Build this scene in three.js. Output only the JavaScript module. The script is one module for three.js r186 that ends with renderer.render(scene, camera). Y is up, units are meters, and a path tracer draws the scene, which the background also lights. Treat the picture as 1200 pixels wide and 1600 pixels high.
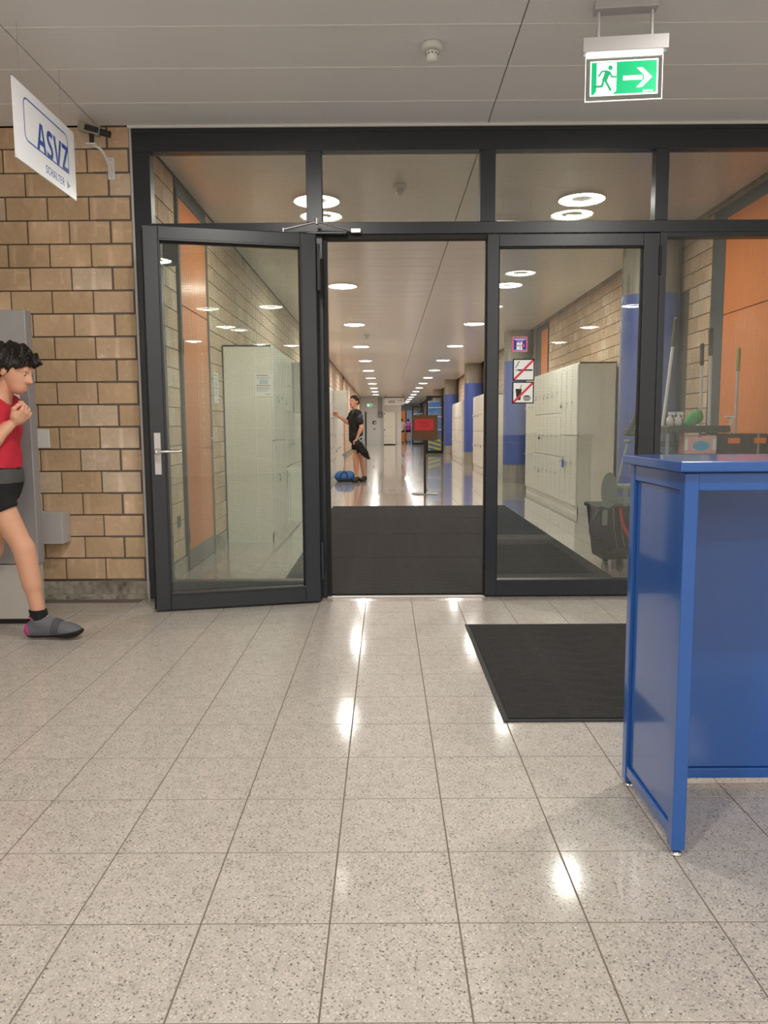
import * as THREE from 'three';
import { RoundedBoxGeometry } from 'three/addons/geometries/RoundedBoxGeometry.js';
import { mergeGeometries } from 'three/addons/utils/BufferGeometryUtils.js';
import { RectAreaLightUniformsLib } from 'three/addons/lights/RectAreaLightUniformsLib.js';

RectAreaLightUniformsLib.init();
const scene = new THREE.Scene();
// ------------------------------------------------------------------ camera
const FOCAL = 1196.64;                                    // pixels, of a 1600 pixel tall frame
const camera = new THREE.PerspectiveCamera(2 * Math.atan(800 / FOCAL) * 180 / Math.PI, 0.75, 0.05, 200);
camera.position.set(0, 1.1459, 0);
camera.rotation.order = 'YXZ';
camera.rotation.set(-0.110805, 0.002804, -0.00617);
scene.add(camera);
const renderer = new THREE.WebGLRenderer({ antialias: true });
renderer.toneMapping = THREE.LinearToneMapping;
renderer.toneMappingExposure = 1.03;
renderer.outputColorSpace = THREE.SRGBColorSpace;
renderer.shadowMap.enabled = true;
renderer.shadowMap.type = THREE.PCFSoftShadowMap;
scene.background = new THREE.Color(0x000000);             // closed rooms: nothing of the outside is seen
// ring lamps: one intensity and colour for all of them
const LAMP_COLOR = new THREE.Color().setRGB(1.0, 0.95, 0.885);
const LAMP_NITS = 640, LOBBY_NITS = 600, GLOW = 16;

// ------------------------------------------------------------------ helpers
function rng(seed) { let a = seed >>> 0; return () => { a = (a + 0x6D2B79F5) | 0; let t = Math.imul(a ^ (a >>> 15), 1 | a); t = (t + Math.imul(t ^ (t >>> 7), 61 | t)) ^ t; return ((t ^ (t >>> 14)) >>> 0) / 4294967296; }; }
const V = (x, y, z) => new THREE.Vector3(x, y, z);
const used = new Map();
function numbered(name) { const n = used.get(name) || 0; used.set(name, n + 1); return n ? name + '_' + String(n).padStart(3, '0') : name; }
function thing(name, label, category, pos = [0, 0, 0], group) {
  const o = new THREE.Group(); o.name = numbered(name); o.position.set(...pos); scene.add(o);
  o.userData = { label, category }; if (group) o.userData.group = group; return o;
}
function structure(name, label, pos = [0, 0, 0]) {
  const o = new THREE.Group(); o.name = name; o.position.set(...pos); scene.add(o); o.userData = { kind: 'structure', label }; return o;
}
function flat(g) { const n = g.index ? g.toNonIndexed() : g; for (const k of Object.keys(n.attributes)) if (!['position', 'normal', 'uv'].includes(k)) n.deleteAttribute(k); return n; }
function join(gs) { gs = [].concat(gs).map(flat); return gs.length === 1 ? gs[0] : mergeGeometries(gs, false); }
function part(name, gs, mat, parent, label, kind) {
  const m = new THREE.Mesh(join(gs), mat); m.name = name; m.castShadow = m.receiveShadow = true; parent.add(m);
  if (label) m.userData.label = label; if (kind) m.userData.kind = kind; return m;
}
function share(name, geo, mat, parent, pos) { const m = new THREE.Mesh(geo, mat); m.name = name; m.castShadow = m.receiveShadow = true; if (pos) m.position.set(...pos); parent.add(m); return m; }
function solo(name, gs, mat, label, category, group, pos) { const m = part(numbered(name), gs, mat, scene); m.userData = { label, category }; if (group) m.userData.group = group; if (pos) m.position.set(...pos); return m; }
// boxes by their limits
const bx = (x0, x1, y0, y1, z0, z1) => new THREE.BoxGeometry(Math.abs(x1 - x0), Math.abs(y1 - y0), Math.abs(z1 - z0)).translate((x0 + x1) / 2, (y0 + y1) / 2, (z0 + z1) / 2);
const rb = (x0, x1, y0, y1, z0, z1, r = 0.004, s = 2) => { const a = Math.abs(x1 - x0), b = Math.abs(y1 - y0), c = Math.abs(z1 - z0); return new RoundedBoxGeometry(a, b, c, s, Math.min(r, a * .49, b * .49, c * .49)).translate((x0 + x1) / 2, (y0 + y1) / 2, (z0 + z1) / 2); };
function rod(a, b, ra, rb2 = ra, seg = 10) {
  a = V(...a); b = V(...b); const d = b.clone().sub(a), L = d.length();
  const g = new THREE.CylinderGeometry(rb2, ra, L, seg); g.translate(0, L / 2, 0);
  g.applyQuaternion(new THREE.Quaternion().setFromUnitVectors(V(0, 1, 0), d.normalize())); return g.translate(a.x, a.y, a.z);
}
function tube(pts, r, seg = 24, rad = 7, closed = false) { return new THREE.TubeGeometry(new THREE.CatmullRomCurve3(pts.map(p => V(...p)), closed), seg, r, rad, closed); }
function lathe(pts, seg = 24) { return new THREE.LatheGeometry(pts.map(p => new THREE.Vector2(...p)), seg); }
const ball = (x, y, z, r, sx = 1, sy = 1, sz = 1, w = 14, h = 10) => new THREE.SphereGeometry(r, w, h).scale(sx, sy, sz).translate(x, y, z);
function sheet(w, h) { return new THREE.PlaneGeometry(w, h); }
function metreUV(g, ou = 0, ov = 0) {                      // uv in metres, by the way each face points
  g = flat(g); const p = g.attributes.position, n = g.attributes.normal, uv = new Float32Array(p.count * 2);
  for (let i = 0; i < p.count; i++) {
    const ax = Math.abs(n.getX(i)), ay = Math.abs(n.getY(i)), az = Math.abs(n.getZ(i));
    let u, v; if (ay >= ax && ay >= az) { u = p.getX(i); v = -p.getZ(i); } else if (ax >= az) { u = -p.getZ(i); v = p.getY(i); } else { u = p.getX(i); v = p.getY(i); }
    uv[i * 2] = u + ou; uv[i * 2 + 1] = v + ov;
  }
  g.setAttribute('uv', new THREE.BufferAttribute(uv, 2)); return g;
}
// ------------------------------------------------------------------ computed textures
function hash2(x, y, s) { let h = Math.imul(x, 374761393) + Math.imul(y, 668265263) + Math.imul(s, 1274126177); h = Math.imul(h ^ (h >>> 13), 1274126177); return ((h ^ (h >>> 16)) >>> 0) / 4294967296; }
function vnoise(x, y, per, s) {                            // tiling value noise, period per cells
  const x0 = Math.floor(x), y0 = Math.floor(y), f = t => t * t * (3 - 2 * t), fx = f(x - x0), fy = f(y - y0), m = k => ((k % per) + per) % per;
  const a = hash2(m(x0), m(y0), s), b = hash2(m(x0 + 1), m(y0), s), c = hash2(m(x0), m(y0 + 1), s), d = hash2(m(x0 + 1), m(y0 + 1), s);
  return a + (b - a) * fx + (c - a) * fy + (a - b - c + d) * fx * fy;
}
function dataTex(w, h, fn, srgb, metres) {
  const d = new Uint8Array(w * h * 4);
  for (let j = 0; j < h; j++) for (let i = 0; i < w; i++) { const c = fn(i, j), k = (j * w + i) * 4; d[k] = Math.max(0, Math.min(255, c[0])); d[k + 1] = Math.max(0, Math.min(255, c[1])); d[k + 2] = Math.max(0, Math.min(255, c[2])); d[k + 3] = 255; }
  const t = new THREE.DataTexture(d, w, h, THREE.RGBAFormat); t.magFilter = THREE.LinearFilter; t.minFilter = THREE.LinearMipmapLinearFilter; t.generateMipmaps = true;
  t.wrapS = t.wrapT = THREE.RepeatWrapping; if (srgb) t.colorSpace = THREE.SRGBColorSpace; if (metres) t.repeat.set(1 / metres[0], 1 / metres[1]); t.needsUpdate = true; return t;
}
function canvasTex(w, h, draw) {
  const c = document.createElement('canvas'); c.width = w; c.height = h; const g = c.getContext('2d'); draw(g, w, h);
  const t = new THREE.CanvasTexture(c); t.colorSpace = THREE.SRGBColorSpace; t.anisotropy = 8; return t;
}
// terrazzo: cement ground with dark, grey and pale stone chips, 0.6 m of it
function terrazzo() {
  const N = 1024, buf = new Float32Array(N * N * 3), r = rng(11);
  for (let j = 0; j < N; j++) for (let i = 0; i < N; i++) { const n = (vnoise(i / 64, j / 64, 16, 1) - .5) * 10 + (vnoise(i / 8, j / 8, 128, 2) - .5) * 12 + (hash2(i, j, 3) - .5) * 16, k = (j * N + i) * 3; buf[k] = 176 + n; buf[k + 1] = 169 + n; buf[k + 2] = 161 + n; }
  const chip = (cx, cy, a, b, th, col, op) => {
    const R = Math.ceil(Math.max(a, b)) + 1, ct = Math.cos(th), st = Math.sin(th);
    for (let y = -R; y <= R; y++) for (let x = -R; x <= R; x++) {
      const u = (x * ct + y * st) / a, v = (-x * st + y * ct) / b, e = Math.abs(u) ** 1.6 + Math.abs(v) ** 1.6; if (e > 1) continue;
      const k = ((((cy + y) % N) + N) % N * N + (((cx + x) % N) + N) % N) * 3, w = Math.min(1, (1 - e) * 4) * op; for (let c = 0; c < 3; c++) buf[k + c] += (col[c] - buf[k + c]) * w;
    }
  };
  for (let n = 0; n < 4200; n++) chip(r() * N | 0, r() * N | 0, 2 + r() * 5, 1.4 + r() * 2.6, r() * 7, [200 + r() * 18, 190 + r() * 16, 178 + r() * 14], .7);
  for (let n = 0; n < 3300; n++) { const g = 108 + r() * 52; chip(r() * N | 0, r() * N | 0, 2 + r() * 6, 1.3 + r() * 3, r() * 7, [g, g * .96, g * .9], .85); }
  for (let n = 0; n < 800; n++) { const g = 66 + r() * 36; chip(r() * N | 0, r() * N | 0, 2 + r() * 5.5, 1.4 + r() * 2.8, r() * 7, [g, g * .97, g * .93], .95); }
  for (let n = 0; n < 260; n++) chip(r() * N | 0, r() * N | 0, 2 + r() * 3, 1.5 + r() * 2, r() * 7, [226, 222, 214], .9);
  return dataTex(N, N, (i, j) => { const k = (j * N + i) * 3; return [buf[k], buf[k + 1], buf[k + 2]]; }, true, [.6, .6]);
}
const T = {};
T.terrazzo = terrazzo();
// sand-lime block faces: even sandy ground, soft vertical press marks and pale blots
T.brick = dataTex(1024, 1024, (i, j) => {
  const a = vnoise(i / 128, j / 128, 8, 21) - .5, b = vnoise(i / 32, j / 128, 32, 22), c = vnoise(i / 16, j / 16, 64, 23) - .5, d = hash2(i, j, 24) - .5;
  const streak = Math.max(0, b - .66) * 70, blot = Math.max(0, vnoise(i / 24, j / 24, 128 / 3, 25) - .8) * 90, pit = hash2(i >> 1, j >> 1, 26) > .9975 ? -46 : 0;
  const n = a * 24 + c * 9 + d * 12 + streak + blot + pit; return [213 + n, 190 + n * .98, 165 + n * .95 + streak * .3];
}, true, [1.3, 1.3]);
T.concrete = dataTex(512, 512, (i, j) => {
  const n = (vnoise(i / 64, j / 64, 8, 31) - .5) * 56 + (vnoise(i / 16, j / 16, 32, 32) - .5) * 30 + (hash2(i, j, 33) - .5) * 18 + (vnoise(i / 8, j / 128, 64, 34) - .5) * 22 - (vnoise(i / 20, j / 20, 512 / 20, 35) > .86 ? 26 : 0); return [150 + n, 143 + n, 131 + n];
}, true, [.9, .9]);
T.carpet = dataTex(512, 512, (i, j) => { const n = (hash2(i, j, 41) - .5) * 44 + (vnoise(i / 4, j / 2, 128, 42) - .5) * 22 + (vnoise(i / 64, j / 16, 8, 43) - .5) * 12; return [40 + n, 40 + n, 39 + n]; }, true, [.5, .5]);
T.carpetBump = dataTex(512, 512, (i, j) => { const n = hash2(i, j, 44) * 170 + vnoise(i / 4, j / 4, 128, 45) * 85; return [n, n, n]; }, false, [.5, .5]);
T.ribBump = dataTex(64, 512, (i, j) => { const n = 127 + 110 * Math.sin(j / 512 * 2 * Math.PI * 25) + (hash2(i, j, 46) - .5) * 60; return [n, n, n]; }, false, [.5, .5]);
// perforated metal: round holes in a staggered grid
T.perf = dataTex(256, 256, (i, j) => { const q = 16, row = Math.floor(j / q), u = ((i + (row & 1) * 8) % q) - 8, v = (j % q) - 8, hole = u * u + v * v < 16; const n = (hash2(i, j, 51) - .5) * 4; return hole ? [196 + n, 196 + n, 198 + n] : [244 + n, 244 + n, 246 + n]; }, true, [.112, .112]);
T.fine = dataTex(256, 256, (i, j) => { const n = 200 + (hash2(i, j, 61) - .5) * 30 + (vnoise(i / 16, j / 16, 16, 62) - .5) * 24; return [n, n, n]; }, false, [.2, .2]);
T.wood = dataTex(256, 512, (i, j) => { const g = (vnoise(i / 4, j / 64, 64, 71) - .5) * 20 + (vnoise(i / 2, j / 16, 128, 72) - .5) * 14 + (hash2(i, j, 73) - .5) * 8; return [92 + g, 62 + g * .8, 34 + g * .6]; }, true, [.3, .6]);
T.orange = dataTex(256, 512, (i, j) => { const g = (vnoise(i / 4, j / 64, 64, 74) - .5) * 12 + (hash2(i, j, 75) - .5) * 7; return [222 + g, 126 + g, 48 + g]; }, true, [.5, 1]);
T.vent = dataTex(32, 64, (i, j) => { const hole = (j % 16) < 6 && i > 8 && i < 24; return hole ? [52, 50, 46] : [232, 230, 218]; }, true, [.03, .06]);
T.knit = dataTex(128, 128, (i, j) => { const n = 150 + (hash2(i, j, 81) - .5) * 80 + ((i + j) & 2) * 12; return [n, n, n]; }, false, [.05, .05]);

// ------------------------------------------------------------------ materials
const S = (o) => new THREE.MeshStandardMaterial(o), PH = (o) => new THREE.MeshPhysicalMaterial(o);
const M = {
  tile: PH({ map: T.terrazzo, roughness: .5, clearcoat: .5, clearcoatRoughness: .095 }),
  tilePolished: PH({ map: T.terrazzo, roughness: .16, clearcoat: .75, clearcoatRoughness: .035 }),
  grout: S({ color: 0x6f655a, roughness: .9 }),
  brick: [0xffffff, 0xf4ead9, 0xfff4e6, 0xeee4d2, 0xf8efe4].map(c => S({ map: T.brick, color: c, roughness: .82 })),
  mortar: S({ color: 0x6c6157, roughness: .95 }),
  concrete: S({ map: T.concrete, roughness: .85, bumpMap: T.concrete, bumpScale: .002 }),
  carpet: S({ map: T.carpet, bumpMap: T.carpetBump, bumpScale: .004, roughness: 1 }),
  carpetRib: S({ map: T.carpet, bumpMap: T.ribBump, bumpScale: .004, roughness: 1 }),
  rubber: S({ color: 0x2b2b2a, roughness: .7 }),
  perf: S({ map: T.perf, roughness: .55 }),
  panel: PH({ color: 0xe2ded6, roughness: .34, clearcoat: .35, clearcoatRoughness: .18 }),
  strip: S({ color: 0xeceae4, roughness: .5 }),
  plaster: S({ color: 0xeae8e2, roughness: .9 }),
  white: S({ color: 0xe6e5e1, roughness: .6 }),
  paleWall: S({ color: 0xdfe3e4, roughness: .6 }),
  dark: S({ color: 0x1c1b1a, roughness: .9 }),
  frame: PH({ color: 0x23282f, roughness: .38, metalness: .1, clearcoat: .25, clearcoatRoughness: .3 }),
  gasket: S({ color: 0x0b0b0c, roughness: .6 }),
  glass: PH({ color: 0xf7fbf8, roughness: 0, metalness: 0, transmission: 1, thickness: 0, ior: 1.52 }),
  wire: S({ color: 0x6d6f6a, roughness: .5, metalness: .6 }),
  steel: S({ color: 0xb9b9b8, roughness: .32, metalness: .9 }),
  chrome: S({ color: 0xe2e2e2, roughness: .12, metalness: 1 }),
  alu: S({ color: 0xc3c0c0, roughness: .42, metalness: .1 }),
  orange: PH({ map: T.orange, roughness: .45, clearcoat: .15, clearcoatRoughness: .2 }),
  kick: S({ color: 0x7c7d7b, roughness: .45, metalness: .5 }),
  doorFrame: S({ color: 0x474b4c, roughness: .55 }),
  lintel: S({ color: 0x55585a, roughness: .7 }),
  locker: PH({ color: 0xe9e7db, roughness: .38, clearcoat: .2, clearcoatRoughness: .25 }),
  lockerSide: PH({ color: 0xe9e7db, roughness: .4 }),
  vent: S({ map: T.vent, roughness: .5 }),
  blueWrap: PH({ color: 0x435ba4, roughness: .42, clearcoat: .3, clearcoatRoughness: .2 }),
  counter: PH({ color: 0x0e529f, roughness: .3, clearcoat: .8, clearcoatRoughness: .09 }),
  counterPanel: PH({ color: 0x0e529f, roughness: .3, clearcoat: 1, clearcoatRoughness: .07 }),
  plastic: S({ color: 0x232423, roughness: .5 }), plasticGrey: S({ color: 0x8d9694, roughness: .45 }), whitePlastic: S({ color: 0xdedddb, roughness: .45 }),
  red: S({ color: 0xd0303c, roughness: .5 }), navy: S({ color: 0x1d2547, roughness: .5 }), green: S({ color: 0x3f9a55, roughness: .9 }),
  pink: S({ color: 0xe6a9b4, roughness: .6 }), cyan: S({ color: 0x49b5e0, roughness: .6 }), orangeClip: S({ color: 0xee7b1e, roughness: .5 }),
  wood: S({ map: T.wood, roughness: .6 }), paper: S({ color: 0xefeeea, roughness: .8 }),
};
// ================================================================== THE SETTING
const CEIL = 3.045, FZ = -5.08, XL = -1.6, XR = 3.0, ENDZ = -49.3, FARZ = -66;
const LOB = { x0: -4.2, x1: 5.4, z1: 8.8 };
const TX = -0.1365, TZ = 1.663, TS = 0.3;
// ---- floor
{
  const r = rng(5);
  const fl = structure('floor', 'beige grey terrazzo tile floor of the entrance hall');
  const fc = structure('floor_corridor', 'polished beige terrazzo tile floor of the long corridor');
  part('base', bx(LOB.x0 - .2, LOB.x1 + .2, -.2, -.0016, FZ - .1, LOB.z1 + .2), M.grout, fl);
  part('base', bx(XL - .2, XR + .2, -.2, -.0016, FARZ - .2, FZ - .1), M.grout, fc);
  const variants = []; for (let k = 0; k < 9; k++) variants.push(metreUV(rb(-.1482, .1482, -.016, 0, -.1482, .1482, .0012, 1), r() * .6, r() * .6));
  const rest = [], restC = [];
  const iMin = Math.floor((LOB.x0 - TX) / TS), iMax = Math.ceil((LOB.x1 - TX) / TS);
  for (let j = -36; j < 205; j++) {
    const zc = -(TZ + TS * (j + .5)), inCor = zc < FZ - .02;
    if (zc > LOB.z1 || zc < FARZ) continue;
    for (let i = iMin; i < iMax; i++) {
      const xc = TX + TS * (i + .5);
      if (inCor && (xc < XL - .1 || xc > XR + .1)) continue;
      const g = variants[Math.floor(r() * variants.length)], half = -zc * .505 + .35;
      const near = zc < -1.25 && Math.abs(xc) < half && zc > -6.6;
      const underMat = inCor && xc > -.6 && xc < 1.5;
      if (near && !underMat) { const m = share('tile', g, inCor ? M.tilePolished : M.tile, inCor ? fc : fl, [xc, 0, zc]); m.rotation.y = Math.floor(r() * 4) * Math.PI / 2; }
      else (inCor ? restC : rest).push(metreUV(bx(xc - .1482, xc + .1482, -.016, 0, zc - .1482, zc + .1482), r(), r()));
    }
  }
  part('tile_field', rest, M.tile, fl, null, 'stuff'); part('tile_field', restC, M.tilePolished, fc, null, 'stuff');
  part('threshold_strip', rb(-.40, .66, 0, .006, FZ - .03, FZ + .012, .002), M.alu, fl, 'thin metal threshold strip in the doorway');
}
// ---- ceilings: metal planks laid across, pale joints, long open seams
{
  const c = structure('ceiling', 'perforated grey metal plank ceiling of the entrance hall');
  const k = structure('ceiling_corridor', 'glossy beige metal plank ceiling of the corridor');
  part('slab', bx(LOB.x0 - .2, LOB.x1 + .2, CEIL + .05, CEIL + .3, FZ - .1, LOB.z1 + .2), M.dark, c);
  part('slab', bx(XL - .2, XR + .2, CEIL + .16, CEIL + .4, FARZ - .2, FZ - .1), M.dark, k);
  const seams = [LOB.x0, -1.811, .657, 3.12, LOB.x1], dz = .43; let z = FZ + .01;
  const planks = new Map();
  for (let n = 0; z < LOB.z1; n++) {
    const z1 = Math.min(LOB.z1, z + (n === 0 ? .336 : dz));
    for (let s = 0; s < 4; s++) {
      const a = seams[s] + .003, b = seams[s + 1] - .003, key = s + (n === 0 ? 'e' : '');
      if (!planks.has(key)) planks.set(key, metreUV(rb(-(b - a) / 2, (b - a) / 2, 0, .03, -(z1 - z) / 2 + .002, (z1 - z) / 2 - .002, .003, 1)));
      share('plank', planks.get(key), M.perf, c, [(a + b) / 2, CEIL, (z + z1) / 2]);
      part('joint_strip', bx(a, b, CEIL - .003, CEIL + .02, z1 - .0035, z1 + .0035), M.strip, c);
    }
    z = z1;
  }
  part('edge_trim', rb(XL - .02, LOB.x1, CEIL - .016, CEIL, FZ - .005, FZ + .02, .003), M.strip, c, 'pale edge strip above the dark frame');
  const edge = XR - .1, cs = [XL + .012, .657, edge], far = [], pk = new Map(); z = FZ - .02;
  for (let n = 0; z > FARZ; n++) {
    const z1 = z - dz;
    for (let s = 0; s < 2; s++) {
      const a = cs[s] + .003, b = cs[s + 1] - .003;
      if (n < 60) { if (!pk.has(s)) pk.set(s, rb(-(b - a) / 2, (b - a) / 2, 0, .03, -dz / 2 + .0012, dz / 2 - .0012, .003, 1)); share('plank', pk.get(s), M.panel, k, [(a + b) / 2, CEIL, (z + z1) / 2]); }
      else far.push(bx(a, b, CEIL, CEIL + .03, z1 + .0012, z - .0012));
    }
    z = z1;
  }
  part('plank_field', far, M.panel, k, null, 'stuff');
}
// ---- block walls
const BW = .2672, BH = .1461, PL = .134;                      // block module and plinth height
const brickGeo = []; { const r = rng(77); for (let k = 0; k < 14; k++) brickGeo.push(metreUV(rb(-BW / 2 + .0045, BW / 2 - .0045, -BH / 2 + .0042, BH / 2 - .0042, -.03, .012, .003, 1), r() * 1.3, r() * 1.3)); }
const brickCut = new Map(); const brickRand = rng(78);
function cutBrick(w) { const key = Math.round(w * 200); if (!brickCut.has(key)) { const W = key / 200, r = brickRand; brickCut.set(key, [0, 1, 2].map(() => metreUV(rb(-W / 2 + .0045, W / 2 - .0045, -BH / 2 + .0042, BH / 2 - .0042, -.03, .012, .003, 1), r() * 1.3, r() * 1.3))); } return brickCut.get(key); }
// a wall of blocks along u from u0 to u1; place(u, y) gives position, ry turns it; skip(u0,u1,y) leaves openings; single(u, y) says which are parts of their own
function blockWall(parent, u0, u1, top, phase, place, ry, skip, single) {
  const far = []; const rows = Math.ceil((top - PL) / BH);
  for (let row = 0; row < rows; row++) {
    const y0 = PL + row * BH, y1 = Math.min(top, y0 + BH); if (y1 - y0 < .03) continue;
    let u = u0 - BW + ((phase + (row % 2) * BW / 2) % BW);
    while (u < u1) {
      let spans = [[Math.max(u, u0), Math.min(u + BW, u1)]];
      for (const [a, b, c, d] of skip) { if (y1 <= c + .01 || y0 >= d - .01) continue; spans = spans.flatMap(([p, q]) => q <= a || p >= b ? [[p, q]] : [[p, Math.min(q, a)], [Math.max(p, b), q]].filter(s => s[1] - s[0] > .02)); }
      for (const [p, q] of spans) {
        const w = q - p; if (w < .02) continue; const um = (p + q) / 2, ym = (y0 + y1) / 2, pos = place(um, ym);
        const gs = w > BW - .004 ? brickGeo : cutBrick(w), geo = gs[Math.floor(brickRand() * gs.length)], sc = (y1 - y0) / BH;
        if (single(um, ym)) { const m = share('brick', geo, M.brick[Math.floor(brickRand() * 5)], parent, pos); m.rotation.y = ry; m.scale.y = sc; }
        else far.push(flat(geo).clone().scale(1, sc, 1).rotateY(ry).translate(...pos));
      }
      u += BW;
    }
  }
  if (far.length) part('brick_field', far, M.brick[0], parent, null, 'stuff');
}
{ // hall wall left of the glazing, with concrete plinth
  const w = structure('wall_front', 'sand coloured block wall with dark joints left of the glazed doors');
  part('backing', bx(LOB.x0 - .2, XL, 0, CEIL, FZ - .25, FZ - .012), M.mortar, w);
  part('plinth', metreUV(bx(LOB.x0, XL - .012, 0, PL - .012, FZ - .03, FZ + .004)), M.concrete, w, 'grey stained concrete plinth');
  part('plinth_foot', metreUV(bx(LOB.x0, XL - .012, 0, .035, FZ - .03, FZ + .016), .3, .2), M.concrete, w);
  blockWall(w, LOB.x0, XL - .012, CEIL, .1724, (u, y) => [u, y, FZ - .012], 0, [], u => u > -2.75);
  part('edge_bead', bx(XL - .014, XL, 0, CEIL, FZ - .03, FZ + .006), M.alu, w, 'grey metal bead between blocks and door frame');
  const w2 = structure('wall_front_right', 'plain wall right of the glazed doors');
  part('face', bx(2.94, LOB.x1 + .2, 0, CEIL, FZ - .25, FZ), M.plaster, w2);
}
{ // rest of the hall, behind and beside the photographer
  const a = structure('wall_left_hall', 'pale plaster side wall of the hall'); part('face', bx(LOB.x0 - .2, LOB.x0, 0, CEIL, FZ, LOB.z1), M.plaster, a);
  const b = structure('wall_right_hall', 'pale plaster side wall of the hall behind the counter'); part('face', bx(LOB.x1, LOB.x1 + .2, 0, CEIL, FZ, LOB.z1), M.plaster, b);
  const d = structure('wall_back', 'pale plaster wall behind the photographer'); part('face', bx(LOB.x0 - .2, LOB.x1 + .2, 0, CEIL, LOB.z1, LOB.z1 + .2), M.plaster, d);
}
const DOORS_L = [[6.08, 7.06], [21.3, 22.3], [29.0, 30.0], [38, 39]];
const DOORS_R = [[5.25, 7.2], [14.3, 15.5]];
{ // left corridor wall
  const w = structure('wall_left', 'sand coloured block wall along the left of the corridor');
  part('backing', bx(XL - .25, XL - .012, 0, CEIL + .16, FARZ, FZ), M.mortar, w);
  let prev = -FZ; const pl = [];
  for (const [a, b] of [...DOORS_L, [66, 66]]) { pl.push(metreUV(bx(XL - .03, XL + .004, 0, PL - .012, -a, -prev))); prev = b; }
  part('plinth', pl, M.concrete, w);
  blockWall(w, -FZ + .08, 49.3, CEIL, .05, (u, y) => [XL - .012, y, -u], Math.PI / 2,
    [...DOORS_L.map(([a, b]) => [a - .04, b + .04, 0, 3.01]), [7.75, 10.1, 0, 1.8], [15.2, 23, 0, 1.8]], (u) => u < 9.2);
}
{ // right corridor wall
  const w = structure('wall_right', 'sand coloured block wall along the right of the corridor');
  part('backing', bx(XR + .012, XR + .25, 0, CEIL + .16, FARZ, FZ), M.mortar, w);
  blockWall(w, -FZ + .05, 49.3, CEIL + .16, .12, (u, y) => [XR + .012, y, -u], -Math.PI / 2,
    [...DOORS_R.map(([a, b]) => [a - .03, b, 0, 3.01]), [9.95, 13.3, 0, 1.85], [7.75, 8.25, 0, 2.4], [19.3, 23, 0, 1.8], [24.6, 29.4, 0, 1.8]], (u) => u < 16);
  part('plinth', [metreUV(bx(XR - .004, XR + .03, 0, PL - .012, -14.3, -7.2)), metreUV(bx(XR - .004, XR + .03, 0, PL - .012, -66, -15.5))], M.concrete, w);
}
{ // the far end: pale wall, passage to the right of it
  const w = structure('wall_end', 'pale wall closing the left of the corridor far away');
  part('face', bx(XL, -.14, 0, CEIL + .1, ENDZ - .15, ENDZ - .02), M.paleWall, w);
  part('face', bx(-.14, 1.0, 0, CEIL + .1, ENDZ - .15, ENDZ), M.white, w);
  const pw = structure('wall_passage', 'white side wall of the far passage'); part('face', bx(.0, .15, 0, CEIL + .1, FARZ, ENDZ - .151), M.white, pw);
  const e = structure('wall_end_far', 'pale wall at the end of the far passage'); part('face', bx(XL, XR, 0, CEIL + .1, FARZ - .2, FARZ), M.paleWall, e);
}
// ---- the glazed partition: dark frame, wired panes
const WIRE = .0105;
function pane(parent, x0, x1, y0, y1, z, mesh = true, ry) {
  const g = part('pane', bx(x0, x1, y0, y1, z - .003, z + .003), M.glass, parent);
  if (mesh) {
    const ws = [], t = .0003; for (let x = x0 + WIRE / 2; x < x1; x += WIRE) ws.push(bx(x - t, x + t, y0, y1, z - t, z + t)); for (let y = y0 + WIRE / 2; y < y1; y += WIRE) ws.push(bx(x0, x1, y - t, y + t, z - t, z + t));
    part('wire_mesh', ws, M.wire, parent, 'fine wire grid inside the glass', 'stuff');
  }
  return g;
}
{
  const w = structure('window_1', 'dark grey steel frame with wired glass panes filling the hall front');
  const zf = FZ, zb = FZ - .085, P = (n, x0, x1, y0, y1, f = zf, b = zb) => part(n, rb(x0, x1, y0, y1, b, f, .003), M.frame, w);
  P('header', XL, 2.94, 2.89, CEIL - .002);
  P('header_cover', XL, 2.94, 3.005, CEIL - .002, zf + .006, zf - .01);
  for (const [a, b] of [[-.499, -.398], [.612, .71], [1.729, 1.812]]) P('mullion', a, b, 2.45, 2.89);
  P('post', XL, -1.491, 0, 2.89); P('post', 2.83, 2.94, 0, 2.89);
  P('transom', -1.491, 2.83, 2.376, 2.45);
  P('post', -.499, -.40, 0, 2.376); P('post', 1.772, 1.815, 0, 2.376);
  P('fixed_stile', -1.491, -1.45, .118, 2.35); P('fixed_rail', -1.491, -.499, 0, .118); P('fixed_rail', -1.491, -.499, 2.35, 2.376);
  P('fixed_rail', 1.815, 2.83, 0, .118); P('fixed_rail', 1.815, 2.83, 2.346, 2.376);
  part('door_stop', [bx(-.40, -.372, 0, 2.376, zb, zf - .02), bx(-.40, .66, 2.347, 2.376, zb, zf - .012)], M.gasket, w, 'black rubber door stop around the opening');
  const zp = FZ - .045;
  for (const [a, b] of [[-1.491, -.499], [-.398, .612], [.71, 1.729], [1.812, 2.83]]) pane(w, a, b, 2.45, 2.89, zp);
  pane(w, -1.45, -.499, .118, 2.35, zp); pane(w, 1.815, 2.83, .118, 2.346, zp);
  part('bracket', rb(-1.43, -1.33, 2.19, 2.35, zp + .008, zf - .004, .004), M.gasket, w, 'small dark square bracket in the upper corner');
}
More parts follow.
